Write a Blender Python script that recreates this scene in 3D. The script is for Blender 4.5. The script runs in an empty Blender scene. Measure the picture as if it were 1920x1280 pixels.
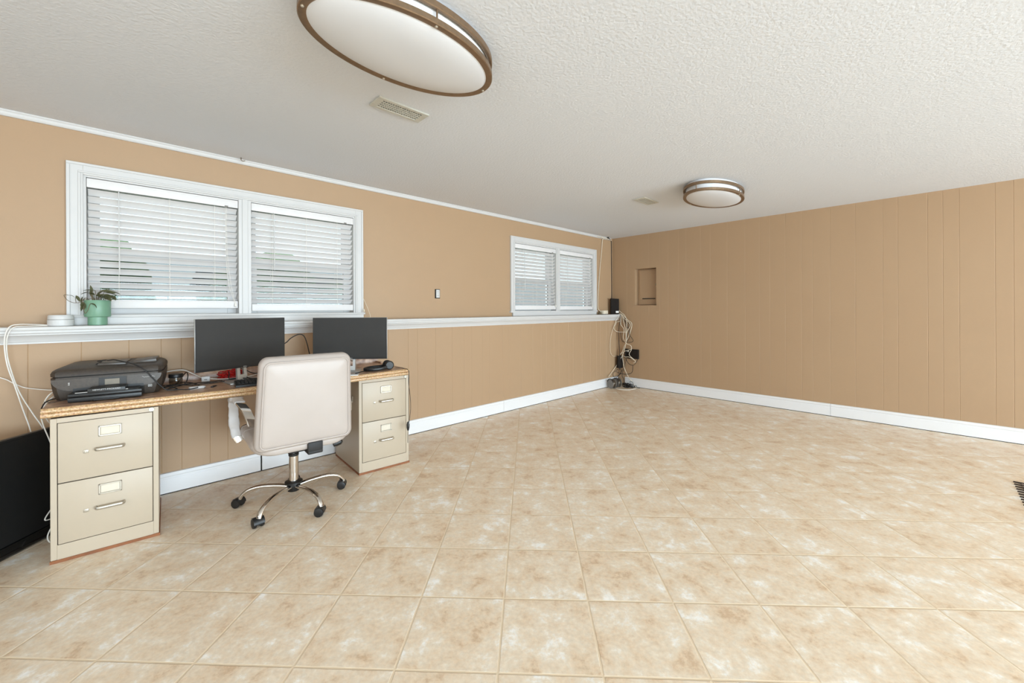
import bpy, bmesh, math, random
from mathutils import Vector, Matrix
R = math.radians
PI = math.pi
sc = bpy.context.scene
COL = sc.collection
random.seed(7)

# ------------------------------------------------------------------ camera
H = 2.304                      # ceiling height
CAM = Vector((-5.6286, -3.4723, 1.19))
yaw, roll = R(46.2439), R(-0.2422)
rt = Vector((math.sin(yaw), -math.cos(yaw), 0))
fw = Vector((math.cos(yaw), math.sin(yaw), 0))
up = Vector((0, 0, 1))
cam_x = rt * math.cos(roll) + up * math.sin(roll)
cam_y = up * math.cos(roll) - rt * math.sin(roll)
cd = bpy.data.cameras.new('camera')
cam = bpy.data.objects.new('camera', cd)
COL.objects.link(cam)
m = Matrix((cam_x, cam_y, -fw)).transposed().to_4x4()
m.translation = CAM
cam.matrix_world = m
cd.sensor_fit = 'HORIZONTAL'
cd.sensor_width = 36.0
cd.lens = 760.93 / 1920 * 36.0
cd.shift_y = -(640 - 579.645) / 1920
cd.clip_start = 0.05
sc.camera = cam

# ------------------------------------------------------------------ sky, light, exposure
w = bpy.data.worlds.new('sky')
sc.world = w
w.use_nodes = True
bg = w.node_tree.nodes['Background']
bg.inputs[0].default_value = (0.80, 0.91, 1.0, 1)
bg.inputs[1].default_value = 1.7

def area(name, loc, rot, sx, sy, power, color=(1, 1, 1), spread=180):
    ld = bpy.data.lights.new(name, 'AREA')
    ld.shape = 'RECTANGLE'
    ld.size, ld.size_y = sx, sy
    ld.energy = power
    ld.color = color
    ld.spread = R(spread)
    o = bpy.data.objects.new(name, ld)
    COL.objects.link(o)
    o.location = loc
    o.rotation_euler = rot
    return o
# daylight through the glass door opening behind the camera, and an added fill light at the windowless side wall
area('door_daylight', (-4.0, -9.88, 1.0), (R(90), 0, 0), 7.4, 1.8, 815, (0.71, 0.88, 1.0))
area('side_fill', (-8.88, -3.9, 1.2), (R(90), 0, R(-90)), 4.0, 1.5, 70, (0.71, 0.88, 1.0))

vs = sc.view_settings
vs.view_transform = 'Standard'
vs.look = 'None'
vs.exposure = 0.0
vs.gamma = 1.0
vs.use_curve_mapping = False
sc.cycles.use_denoising = True
sc.cycles.max_bounces = 10
sc.cycles.diffuse_bounces = 6
sc.cycles.transparent_max_bounces = 16
sc.cycles.sample_clamp_indirect = 6

# ------------------------------------------------------------------ materials
def lin(c):
    return tuple((v / 255 / 12.92 if v / 255 <= 0.04045 else ((v / 255 + 0.055) / 1.055) ** 2.4) for v in c) + (1,)

def nd(nt, t, **kw):
    n = nt.nodes.new(t)
    for k, v in kw.items():
        setattr(n, k, v)
    return n

def mat(name, rgb, rough=0.5, metal=0.0, spec=0.5, noise=None, bump=None, trans=0.0, alpha=1.0):
    """noise = (scale, rgb2, contrast)   bump = (scale, strength, detail)"""
    mt = bpy.data.materials.new(name)
    mt.use_nodes = True
    nt = mt.node_tree
    b = nt.nodes['Principled BSDF']
    b.inputs['Base Color'].default_value = lin(rgb)
    b.inputs['Roughness'].default_value = rough
    b.inputs['Metallic'].default_value = metal
    b.inputs['Specular IOR Level'].default_value = spec
    b.inputs['Transmission Weight'].default_value = trans
    b.inputs['Alpha'].default_value = alpha
    tc = None
    if noise or bump:
        tc = nd(nt, 'ShaderNodeTexCoord')
    if noise:
        n = nd(nt, 'ShaderNodeTexNoise')
        n.inputs['Scale'].default_value = noise[0]
        n.inputs['Detail'].default_value = 6
        nt.links.new(tc.outputs['Object'], n.inputs['Vector'])
        r = nd(nt, 'ShaderNodeValToRGB')
        c = noise[2] if len(noise) > 2 else 0.2
        r.color_ramp.elements[0].position = 0.5 - c
        r.color_ramp.elements[1].position = 0.5 + c
        r.color_ramp.elements[0].color = lin(rgb)
        r.color_ramp.elements[1].color = lin(noise[1])
        nt.links.new(n.outputs['Fac'], r.inputs['Fac'])
        nt.links.new(r.outputs['Color'], b.inputs['Base Color'])
    if bump:
        n2 = nd(nt, 'ShaderNodeTexNoise')
        n2.inputs['Scale'].default_value = bump[0]
        n2.inputs['Detail'].default_value = bump[2] if len(bump) > 2 else 2
        nt.links.new(tc.outputs['Object'], n2.inputs['Vector'])
        bp = nd(nt, 'ShaderNodeBump')
        bp.inputs['Strength'].default_value = bump[1]
        bp.inputs['Distance'].default_value = 0.004
        nt.links.new(n2.outputs['Fac'], bp.inputs['Height'])
        nt.links.new(bp.outputs['Normal'], b.inputs['Normal'])
    return mt

M = {}
M['tan'] = mat('tan_paint', (169, 138, 106), 0.55, noise=(1.3, (172, 142, 110), 0.3), bump=(60, 0.10, 3))
M['ceil'] = mat('white_textured_ceiling', (217, 219, 223), 0.9, spec=0.2, bump=(75, 0.55, 3))
M['white'] = mat('white_gloss_paint', (203, 200, 197), 0.45, noise=(5, (200, 197, 194), 0.3))
M['white_base'] = mat('white_baseboard_paint', (226, 224, 223), 0.45, noise=(5, (223, 221, 220), 0.3))
M['modem'] = mat('matte_black_plastic', (30, 25, 22), 0.75, spec=0.15, noise=(40, (36, 30, 26)))
M['white_blind'] = mat('white_blind', (221, 217, 214), 0.5, noise=(8, (218, 214, 212), 0.3))
M['plastic_white'] = mat('white_plastic', (204, 202, 200), 0.45, noise=(20, (200, 198, 195)))
M['cord_cream'] = mat('cream_cord', (226, 214, 192), 0.5, noise=(30, (215, 202, 180)))
M['cord_white'] = mat('white_cord', (232, 226, 218), 0.45, noise=(30, (224, 218, 208)))
M['black'] = mat('black_plastic', (22, 21, 21), 0.42, noise=(40, (28, 27, 26)))
M['black_soft'] = mat('black_rubber', (26, 24, 23), 0.6, noise=(50, (33, 30, 28)))
M['printer'] = mat('dusty_black_plastic', (44, 35, 27), 0.5, noise=(90, (62, 51, 41), 0.25))
M['printer_gloss'] = mat('dark_gloss_panel', (52, 43, 35), 0.35, noise=(120, (70, 59, 49), 0.25))
M['screen_grey'] = mat('grey_touch_screen', (118, 108, 92), 0.35, noise=(60, (124, 114, 98)))
M['screen'] = mat('dark_matte_screen', (48, 46, 44), 0.5, spec=0.3, noise=(9, (52, 50, 48), 0.3))
M['tv'] = mat('black_tv_screen', (13, 13, 13), 0.5, spec=0.35, noise=(600, (24, 24, 24), 0.2))
M['tv_gloss'] = mat('black_gloss_bezel', (12, 12, 12), 0.12, noise=(30, (15, 15, 15)))
M['silver'] = mat('silver_plastic', (178, 176, 172), 0.35, 0.5, noise=(30, (170, 168, 164)))
M['chrome'] = mat('chrome', (225, 220, 214), 0.07, 1.0, noise=(20, (215, 209, 202)))
M['leather'] = mat('white_leatherette', (183, 171, 163), 0.42, noise=(7, (178, 166, 157), 0.3), bump=(9, 0.12, 3))
M['pad'] = mat('white_vinyl_sleeve', (205, 201, 199), 0.35, noise=(14, (194, 189, 186)), bump=(30, 0.35, 3))
M['cabinet'] = mat('putty_enamel', (185, 170, 149), 0.42, noise=(4, (182, 166, 145), 0.3))
M['handle'] = mat('satin_metal', (196, 188, 174), 0.32, 0.75, noise=(30, (186, 177, 162)))
M['lock'] = mat('lock_metal', (168, 163, 152), 0.3, 0.9, noise=(30, (150, 145, 134)))
M['card'] = mat('label_card', (216, 206, 188), 0.6, noise=(30, (210, 199, 180)))
M['board'] = mat('brown_base_board', (150, 92, 52), 0.6, noise=(12, (120, 72, 42)))
M['gap'] = mat('dark_gap', (40, 34, 28), 0.8, noise=(20, (30, 26, 22)))
M['bronze'] = mat('brushed_bronze', (146, 122, 98), 0.38, 0.75, noise=(60, (128, 106, 84), 0.3))
M['diffuser'] = mat('frosted_white_diffuser', (215, 215, 217), 0.5, noise=(5, (212, 212, 214)))
M['vent'] = mat('off_white_vent', (200, 198, 188), 0.5, noise=(12, (190, 187, 176)))
M['vent_dark'] = mat('vent_shadow_box', (40, 36, 32), 0.8, noise=(20, (34, 30, 27)))
M['pot'] = mat('sage_green_glaze', (116, 154, 128), 0.4, noise=(14, (111, 149, 123)))
M['soil'] = mat('dark_soil', (60, 46, 34), 0.9, noise=(80, (40, 30, 22)), bump=(80, 0.6))
M['leaf'] = mat('dull_green_leaf', (92, 96, 62), 0.5, noise=(40, (120, 118, 84), 0.25))
M['stem'] = mat('plant_stem', (104, 84, 62), 0.6, noise=(40, (88, 82, 56)))
M['red'] = mat('red_mesh', (190, 26, 20), 0.4, noise=(40, (160, 16, 14)))
M['mat'] = mat('brown_grey_mat', (122, 106, 94), 0.8, noise=(60, (136, 120, 108)))
M['gold_text'] = mat('pale_lettering', (205, 203, 198), 0.4, noise=(30, (196, 194, 190)))
M['mat_fringe'] = mat('dark_brown_fringe', (52, 40, 32), 0.8, noise=(60, (66, 52, 42)))
M['grey_plastic'] = mat('smoky_grey_plastic', (134, 130, 124), 0.35, noise=(25, (112, 108, 102)))
M['steel'] = mat('bare_steel', (140, 130, 116), 0.35, 0.9, noise=(30, (126, 116, 104)))
M['paper'] = mat('white_paper', (232, 230, 226), 0.7, noise=(20, (226, 224, 219)))
M['grass'] = mat('lawn', (96, 112, 60), 0.9, noise=(6, (72, 92, 44)))
M['bush'] = mat('hedge_leaves', (100, 128, 84), 0.8, noise=(9, (140, 164, 112), 0.2), bump=(20, 0.8))
M['bark'] = mat('bark', (88, 74, 62), 0.9, noise=(20, (70, 58, 48)))
M['siding'] = mat('pale_siding', (205, 208, 208), 0.7, noise=(3, (198, 201, 202)))
M['roofing'] = mat('grey_shingles', (110, 108, 106), 0.9, noise=(12, (96, 94, 92)))

def desk_material():
    mt = bpy.data.materials.new('mottled_brown_laminate')
    mt.use_nodes = True
    nt = mt.node_tree
    b = nt.nodes['Principled BSDF']
    b.inputs['Roughness'].default_value = 0.3
    tc = nd(nt, 'ShaderNodeTexCoord')
    mp = nd(nt, 'ShaderNodeMapping')
    nt.links.new(tc.outputs['Object'], mp.inputs['Vector'])
    n = nd(nt, 'ShaderNodeTexNoise')
    n.inputs['Scale'].default_value = 22
    n.inputs['Detail'].default_value = 9
    nt.links.new(mp.outputs['Vector'], n.inputs['Vector'])
    r = nd(nt, 'ShaderNodeValToRGB')
    r.color_ramp.elements[0].position = 0.34
    r.color_ramp.elements[0].color = lin((138, 102, 80))
    r.color_ramp.elements[1].position = 0.66
    r.color_ramp.elements[1].color = lin((202, 170, 144))
    e = r.color_ramp.elements.new(0.5)
    e.color = lin((172, 136, 110))
    nt.links.new(n.outputs['Fac'], r.inputs['Fac'])
    nt.links.new(r.outputs['Color'], b.inputs['Base Color'])
    return mt
M['desk'] = desk_material()

def edge_material():
    mt = bpy.data.materials.new('speckled_tan_laminate_edge')
    mt.use_nodes = True
    nt = mt.node_tree
    b = nt.nodes['Principled BSDF']
    b.inputs['Roughness'].default_value = 0.32
    tc = nd(nt, 'ShaderNodeTexCoord')
    n = nd(nt, 'ShaderNodeTexVoronoi')
    n.inputs['Scale'].default_value = 170
    nt.links.new(tc.outputs['Object'], n.inputs['Vector'])
    n2 = nd(nt, 'ShaderNodeTexNoise')
    n2.inputs['Scale'].default_value = 150
    n2.inputs['Detail'].default_value = 8
    nt.links.new(tc.outputs['Object'], n2.inputs['Vector'])
    r = nd(nt, 'ShaderNodeValToRGB')
    r.color_ramp.elements[0].position = 0.36
    r.color_ramp.elements[0].color = lin((164, 124, 84))
    r.color_ramp.elements[1].position = 0.62
    r.color_ramp.elements[1].color = lin((214, 180, 138))
    e = r.color_ramp.elements.new(0.5)
    e.color = lin((196, 158, 114))
    nt.links.new(n2.outputs['Fac'], r.inputs['Fac'])
    mx = nd(nt, 'ShaderNodeMix', data_type='RGBA', blend_type='MULTIPLY')
    mx.inputs[0].default_value = 0.12
    nt.links.new(r.outputs['Color'], mx.inputs[6])
    nt.links.new(n.outputs['Color'], mx.inputs[7])
    nt.links.new(mx.outputs[2], b.inputs['Base Color'])
    return mt
M['edge'] = edge_material()

def glass_material(name, tint, gloss):
    mt = bpy.data.materials.new(name)
    mt.use_nodes = True
    nt = mt.node_tree
    nt.nodes.remove(nt.nodes['Principled BSDF'])
    out = nt.nodes['Material Output']
    tr = nd(nt, 'ShaderNodeBsdfTransparent')
    tr.inputs[0].default_value = tint
    gl = nd(nt, 'ShaderNodeBsdfGlossy')
    gl.inputs['Roughness'].default_value = 0.02
    mx = nd(nt, 'ShaderNodeMixShader')
    lw = nd(nt, 'ShaderNodeLayerWeight')
    lw.inputs['Blend'].default_value = 0.25
    mr = nd(nt, 'ShaderNodeMapRange')
    mr.inputs['To Min'].default_value = 0.02
    mr.inputs['To Max'].default_value = gloss
    nt.links.new(lw.outputs['Facing'], mr.inputs['Value'])
    nt.links.new(mr.outputs[0], mx.inputs[0])
    nt.links.new(tr.outputs[0], mx.inputs[1])
    nt.links.new(gl.outputs[0], mx.inputs[2])
    nt.links.new(mx.outputs[0], out.inputs['Surface'])
    return mt
M['glass'] = glass_material('window_glass', (0.94, 0.97, 0.96, 1), 0.35)
M['jar'] = glass_material('clear_jar', (0.80, 0.79, 0.76, 1), 0.5)
M['screen_mesh'] = glass_material('insect_screen', (0.60, 0.62, 0.62, 1), 0.03)

def floor_material():
    mt = bpy.data.materials.new('diagonal_beige_ceramic_tile')
    mt.use_nodes = True
    nt = mt.node_tree
    b = nt.nodes['Principled BSDF']
    L = nt.links.new
    tc = nd(nt, 'ShaderNodeTexCoord')
    sub = nd(nt, 'ShaderNodeVectorMath', operation='SUBTRACT')
    sub.inputs[1].default_value = (-4.5008, -2.2397, 0)
    L(tc.outputs['Object'], sub.inputs[0])
    rot = nd(nt, 'ShaderNodeVectorRotate', rotation_type='Z_AXIS')
    rot.inputs['Angle'].default_value = R(46.02)
    L(sub.outputs[0], rot.inputs['Vector'])
    scl = nd(nt, 'ShaderNodeVectorMath', operation='SCALE')
    scl.inputs['Scale'].default_value = 1 / 0.34246
    L(rot.outputs[0], scl.inputs[0])
    # tile cell and distance to the nearest joint
    fr = nd(nt, 'ShaderNodeVectorMath', operation='FRACTION')
    L(scl.outputs[0], fr.inputs[0])
    flo = nd(nt, 'ShaderNodeVectorMath', operation='FLOOR')
    L(scl.outputs[0], flo.inputs[0])
    c5 = nd(nt, 'ShaderNodeVectorMath', operation='SUBTRACT')
    c5.inputs[1].default_value = (0.5, 0.5, 0.5)
    L(fr.outputs[0], c5.inputs[0])
    ab = nd(nt, 'ShaderNodeVectorMath', operation='ABSOLUTE')
    L(c5.outputs[0], ab.inputs[0])
    sp = nd(nt, 'ShaderNodeSeparateXYZ')
    L(ab.outputs[0], sp.inputs[0])
    mxx = nd(nt, 'ShaderNodeMath', operation='MAXIMUM')
    L(sp.outputs[0], mxx.inputs[0])
    L(sp.outputs[1], mxx.inputs[1])
    wob = nd(nt, 'ShaderNodeTexNoise')
    wob.inputs['Scale'].default_value = 30
    L(tc.outputs['Object'], wob.inputs['Vector'])
    wm = nd(nt, 'ShaderNodeMath', operation='MULTIPLY_ADD')
    L(wob.outputs['Fac'], wm.inputs[0])
    wm.inputs[1].default_value = 0.008
    L(mxx.outputs[0], wm.inputs[2])
    gr = nd(nt, 'ShaderNodeMapRange', interpolation_type='SMOOTHSTEP')
    gr.inputs['From Min'].default_value = 0.4885
    gr.inputs['From Max'].default_value = 0.4975
    L(wm.outputs[0], gr.inputs['Value'])
    # every tile has its own cloudy print
    wn = nd(nt, 'ShaderNodeTexWhiteNoise', noise_dimensions='3D')
    L(flo.outputs[0], wn.inputs['Vector'])
    off = nd(nt, 'ShaderNodeVectorMath', operation='SCALE')
    off.inputs['Scale'].default_value = 20
    L(wn.outputs['Color'], off.inputs[0])
    add = nd(nt, 'ShaderNodeVectorMath', operation='ADD')
    L(scl.outputs[0], add.inputs[0])
    L(off.outputs[0], add.inputs[1])
    n1 = nd(nt, 'ShaderNodeTexNoise')
    n1.inputs['Scale'].default_value = 2.6
    n1.inputs['Detail'].default_value = 10
    n1.inputs['Roughness'].default_value = 0.74
    n1.inputs['Distortion'].default_value = 0.15
    L(add.outputs[0], n1.inputs['Vector'])
    r1 = nd(nt, 'ShaderNodeValToRGB')
    els = r1.color_ramp.elements
    els[0].position, els[0].color = 0.36, lin((212, 182, 150))
    els[1].position, els[1].color = 0.65, lin((249, 245, 239))
    e = els.new(0.43)
    e.color = lin((228, 205, 177))
    e = els.new(0.56)
    e.color = lin((236, 221, 200))
    L(n1.outputs['Fac'], r1.inputs['Fac'])
    n2 = nd(nt, 'ShaderNodeTexNoise')
    n2.inputs['Scale'].default_value = 22
    n2.inputs['Detail'].default_value = 6
    L(add.outputs[0], n2.inputs['Vector'])
    mr = nd(nt, 'ShaderNodeMapRange')
    mr.inputs['From Min'].default_value = 0.3
    mr.inputs['From Max'].default_value = 0.7
    mr.inputs['To Min'].default_value = 0.93
    mr.inputs['To Max'].default_value = 1.06
    L(n2.outputs['Fac'], mr.inputs['Value'])
    mul = nd(nt, 'ShaderNodeVectorMath', operation='SCALE')
    L(r1.outputs['Color'], mul.inputs[0])
    L(mr.outputs[0], mul.inputs['Scale'])
    mix = nd(nt, 'ShaderNodeMix', data_type='RGBA')
    L(gr.outputs[0], mix.inputs[0])
    L(mul.outputs[0], mix.inputs[6])
    mix.inputs[7].default_value = lin((226, 205, 176))
    L(mix.outputs[2], b.inputs['Base Color'])
    rr = nd(nt, 'ShaderNodeMapRange')
    rr.inputs['To Min'].default_value = 0.36
    rr.inputs['To Max'].default_value = 0.8
    L(gr.outputs[0], rr.inputs['Value'])
    L(rr.outputs[0], b.inputs['Roughness'])
    b.inputs['Specular IOR Level'].default_value = 0.35
    bp = nd(nt, 'ShaderNodeBump', invert=True)
    bp.inputs['Strength'].default_value = 0.5
    bp.inputs['Distance'].default_value = 0.003
    L(gr.outputs[0], bp.inputs['Height'])
    L(bp.outputs['Normal'], b.inputs['Normal'])
    return mt
M['floor'] = floor_material()

# ------------------------------------------------------------------ mesh helpers
def obj(name, bm, mt, parent=None, loc=None, rotz=None, sharp=35, kind=None, label=None):
    me = bpy.data.meshes.new(name)
    bm.normal_update()
    bm.to_mesh(me)
    bm.free()
    me.materials.append(M[mt] if isinstance(mt, str) else mt)
    for p in me.polygons:
        p.use_smooth = True
    me.set_sharp_from_angle(angle=R(sharp))
    o = bpy.data.objects.new(name, me)
    COL.objects.link(o)
    if parent is not None:
        o.parent = parent
    if loc is not None:
        o.location = loc
    if rotz is not None:
        o.rotation_euler = (0, 0, rotz)
    if kind:
        o['kind'] = kind
    if label:
        o['label'] = label
    return o

def thing(name, label, cat, loc=(0, 0, 0), rotz=0.0, group=None):
    o = bpy.data.objects.new(name, None)
    o.empty_display_size = 0.05
    COL.objects.link(o)
    o.location = loc
    o.rotation_euler = (0, 0, rotz)
    tag(o, label, cat, group)
    return o

def tag(o, label, cat, group=None):
    o['label'] = label
    o['category'] = cat
    if group:
        o['group'] = group
    return o

def B():
    return bmesh.new()

def xf(bm, n0, mtx):
    bm.verts.ensure_lookup_table()
    for v in bm.verts[n0:]:
        v.co = mtx @ v.co

def box(bm, x0, x1, y0, y1, z0, z1, bev=0.0, seg=2, mtx=None):
    n0 = len(bm.verts)
    t = bmesh.new()
    bmesh.ops.create_cube(t, size=1)
    for v in t.verts:
        v.co = Vector(((x0 + x1) / 2 + v.co.x * (x1 - x0), (y0 + y1) / 2 + v.co.y * (y1 - y0), (z0 + z1) / 2 + v.co.z * (z1 - z0)))
    if bev > 0:
        bmesh.ops.bevel(t, geom=list(t.edges), offset=bev, segments=seg, profile=0.5, affect='EDGES', clamp_overlap=True)
    add(bm, t, mtx)

def add(bm, t, mtx=None):
    t.verts.index_update()
    vm = []
    for v in t.verts:
        vm.append(bm.verts.new(mtx @ v.co if mtx else v.co))
    for f in t.faces:
        try:
            bm.faces.new([vm[v.index] for v in f.verts])
        except ValueError:
            pass
    t.free()

def spline(pts, n=8):
    pts = [Vector(p) for p in pts]
    if len(pts) < 3:
        return pts
    out = []
    for i in range(len(pts) - 1):
        p0 = pts[i - 1] if i > 0 else pts[i] * 2 - pts[i + 1]
        p1, p2 = pts[i], pts[i + 1]
        p3 = pts[i + 2] if i + 2 < len(pts) else pts[i + 1] * 2 - pts[i]
        for k in range(n):
            t = k / n
            out.append(0.5 * ((2 * p1) + (p2 - p0) * t + (2 * p0 - 5 * p1 + 4 * p2 - p3) * t * t + (3 * p1 - p0 - 3 * p2 + p3) * t ** 3))
    out.append(pts[-1])
    return out

def frames(pts, up0=None):
    T = []
    for i in range(len(pts)):
        a = pts[max(i - 1, 0)]
        b = pts[min(i + 1, len(pts) - 1)]
        T.append((b - a).normalized())
    n = Vector(up0) if up0 else Vector((0, 0, 1))
    if abs(n.dot(T[0])) > 0.95:
        n = Vector((1, 0, 0))
    N = []
    for t in T:
        n = (n - t * n.dot(t))
        if n.length < 1e-6:
            n = t.orthogonal()
        n.normalize()
        N.append(n.copy())
    return T, N

def sweep(bm, pts, prof, up0=None, scales=None, caps=True):
    """sweep a closed 2-D profile [(side, normal)] along a polyline"""
    T, N = frames(pts, up0)
    rings = []
    for i, p in enumerate(pts):
        s = T[i].cross(N[i])
        k = scales[i] if scales else 1
        rings.append([bm.verts.new(p + s * (a * k) + N[i] * (b * k)) for a, b in prof])
    n = len(prof)
    for i in range(len(rings) - 1):
        for j in range(n):
            bm.faces.new((rings[i][j], rings[i][(j + 1) % n], rings[i + 1][(j + 1) % n], rings[i + 1][j]))
    if caps:
        bm.faces.new(rings[0][::-1])
        bm.faces.new(rings[-1])

def circ(r, n=8, ry=None):
    ry = ry or r
    return [(r * math.cos(2 * PI * k / n), ry * math.sin(2 * PI * k / n)) for k in range(n)]

def tube(bm, pts, r, n=8, sm=8, scales=None):
    sweep(bm, spline(pts, sm) if sm else [Vector(p) for p in pts], circ(r, n), scales=scales)

def lathe(bm, prof, n=32, mtx=None, a=1.0, b=1.0):
    t = bmesh.new()
    rings = []
    for r, z in prof:
        if r < 1e-6:
            rings.append([t.verts.new((0, 0, z))])
        else:
            rings.append([t.verts.new((r * a * math.cos(2 * PI * k / n), r * b * math.sin(2 * PI * k / n), z)) for k in range(n)])
    for i in range(len(rings) - 1):
        u, v = rings[i], rings[i + 1]
        for k in range(n):
            k2 = (k + 1) % n
            if len(u) == 1 and len(v) == 1:
                continue
            if len(u) == 1:
                t.faces.new((u[0], v[k], v[k2]))
            elif len(v) == 1:
                t.faces.new((u[k], u[k2], v[0]))
            else:
                t.faces.new((u[k], u[k2], v[k2], v[k]))
    for ends in (rings[0], rings[-1]):
        if len(ends) > 1:
            t.faces.new(ends)
    bmesh.ops.recalc_face_normals(t, faces=t.faces)
    add(bm, t, mtx)

def prism(bm, outline, axis, a0, a1, mtx=None):
    """extrude a closed 2-D outline along an axis: 'x' -> (y,z), 'y' -> (x,z), 'z' -> (x,y)"""
    t = bmesh.new()
    def P(p, a):
        return {'x': (a, p[0], p[1]), 'y': (p[0], a, p[1]), 'z': (p[0], p[1], a)}[axis]
    v0 = [t.verts.new(P(p, a0)) for p in outline]
    v1 = [t.verts.new(P(p, a1)) for p in outline]
    n = len(outline)
    t.faces.new(v0)
    t.faces.new(v1)
    for i in range(n):
        t.faces.new((v0[i], v0[(i + 1) % n], v1[(i + 1) % n], v1[i]))
    bmesh.ops.recalc_face_normals(t, faces=t.faces)
    add(bm, t, mtx)

def rrect(w, h, r, n=6, cx=0, cy=0):
    out = []
    for (sx, sy, a0) in ((1, 1, 0), (-1, 1, 90), (-1, -1, 180), (1, -1, 270)):
        for k in range(n + 1):
            a = R(a0 + 90 * k / n)
            out.append((cx + sx * (w / 2 - r) + r * math.cos(a), cy + sy * (h / 2 - r) + r * math.sin(a)))
    return out

def loft(bm, rings, mtx=None, caps=True):
    t = bmesh.new()
    V = [[t.verts.new(p) for p in r] for r in rings]
    n = len(V[0])
    for i in range(len(V) - 1):
        for j in range(n):
            t.faces.new((V[i][j], V[i][(j + 1) % n], V[i + 1][(j + 1) % n], V[i + 1][j]))
    if caps:
        t.faces.new(V[0])
        t.faces.new(V[-1])
    bmesh.ops.recalc_face_normals(t, faces=t.faces)
    add(bm, t, mtx)

def copy_tree(o, parent=None):
    c = o.copy()
    COL.objects.link(c)
    if parent is not None:
        c.parent = parent
    for ch in list(o.children):
        copy_tree(ch, c)
    return c

def text_bm(s, size, depth=0.0004):
    cu = bpy.data.curves.new('lettering', 'FONT')
    cu.body = s
    cu.size = size
    cu.extrude = depth
    cu.align_x = 'CENTER'
    cu.resolution_u = 3
    o = bpy.data.objects.new('lettering', cu)
    COL.objects.link(o)
    dg = bpy.context.evaluated_depsgraph_get()
    me = bpy.data.meshes.new_from_object(o.evaluated_get(dg))
    bm = bmesh.new()
    bm.from_mesh(me)
    bpy.data.objects.remove(o)
    bpy.data.curves.remove(cu)
    bpy.data.meshes.remove(me)
    return bm

# ------------------------------------------------------------------ room shell
XB, YB = -9.0, -10.0            # far ends of the room behind the camera
W1 = dict(x0=-5.872, x1=-4.076)
W2 = dict(x0=-2.250, x1=-0.460)
ZL = 1.105                      # ledge top
CT = 2.082                      # casing top
def opening(wn):
    return (wn['x0'] + 0.07, wn['x1'] - 0.07, 1.165, 2.012)

bm = B()
box(bm, XB - 0.12, 0.15, YB - 0.12, 0.25, -0.08, 0.0)
floor = obj('floor', bm, 'floor', kind='structure')
bm = B()
box(bm, XB - 0.12, 0.15, YB - 0.12, 0.25, H, H + 0.08)
obj('ceiling', bm, 'ceil', kind='structure')

def grooved(bm, cuts, z0, z1, place, holes=(), gw=0.0045, gd=0.0017):
    """planked panel: flat boards between narrow V grooves; place(u, depth, z) -> point"""
    cuts = sorted(cuts)
    edges = []
    segs = []
    for i in range(len(cuts) - 1):
        a = cuts[i] + (gw / 2 if i > 0 else 0)
        b = cuts[i + 1] - (gw / 2 if i < len(cuts) - 2 else 0)
        segs.append((a, b))
    def quad(u0, d0, u1, d1, za, zb):
        vs_ = [bm.verts.new(place(u0, d0, za)), bm.verts.new(place(u1, d1, za)), bm.verts.new(place(u1, d1, zb)), bm.verts.new(place(u0, d0, zb))]
        bm.faces.new(vs_)
    def span(u0, d0, u1, d1):
        # split against holes
        us = [u0, u1]
        for h in holes:
            for e in (h[0], h[1]):
                if u0 < e < u1:
                    us.append(e)
        us.sort()
        for k in range(len(us) - 1):
            ua, ub = us[k], us[k + 1]
            mid = (ua + ub) / 2
            fa, fb = (ua - u0) / (u1 - u0), (ub - u0) / (u1 - u0)
            da, db = d0 + (d1 - d0) * fa, d0 + (d1 - d0) * fb
            zs = [(z0, z1)]
            for h in holes:
                if h[0] < mid < h[1]:
                    zs = [(z0, h[2]), (h[3], z1)]
            for za, zb in zs:
                quad(ua, da, ub, db, za, zb)
    for i, (a, b) in enumerate(segs):
        span(a, 0, b, 0)
        if i < len(segs) - 1:
            c = segs[i + 1][0]
            span(b, 0, (b + c) / 2, gd)
            span((b + c) / 2, gd, c, 0)

# window wall, upper part (set back behind the ledge), with two window openings
bm = B()
o1, o2 = opening(W1), opening(W2)
xs = [XB, o1[0], o1[1], o2[0], o2[1], 0.15]
for i in range(5):
    if i in (1, 3):
        box(bm, xs[i], xs[i + 1], 0.09, 0.25, 1.0, o1[2])
        box(bm, xs[i], xs[i + 1], 0.09, 0.25, o1[3], H)
    else:
        box(bm, xs[i], xs[i + 1], 0.09, 0.25, 1.0, H)
obj('wall_left', bm, 'tan', kind='structure')
# lower planked half of the window wall
pat = [.2032, .2032, .1524, .1016, .1524, .1016, .2032, .1016]
cuts = [-6.011]
k = 0
while cuts[-1] < -0.12:
    cuts.append(cuts[-1] + pat[k % 8])
    k += 1
cuts = [c for c in cuts if c < -0.02]
k = 7
c = -6.011
while c > XB + 0.2:
    c -= pat[k % 8]
    cuts.append(c)
    k -= 1
cuts += [XB, 0.0]
bm = B()
grooved(bm, cuts, 0.0, 1.03, lambda u, d, z: (u, d, z))
box(bm, XB, 0.0, 0.006, 0.09, 0.0, 1.03)
obj('wall_left_lower', bm, 'tan', kind='structure')

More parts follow.
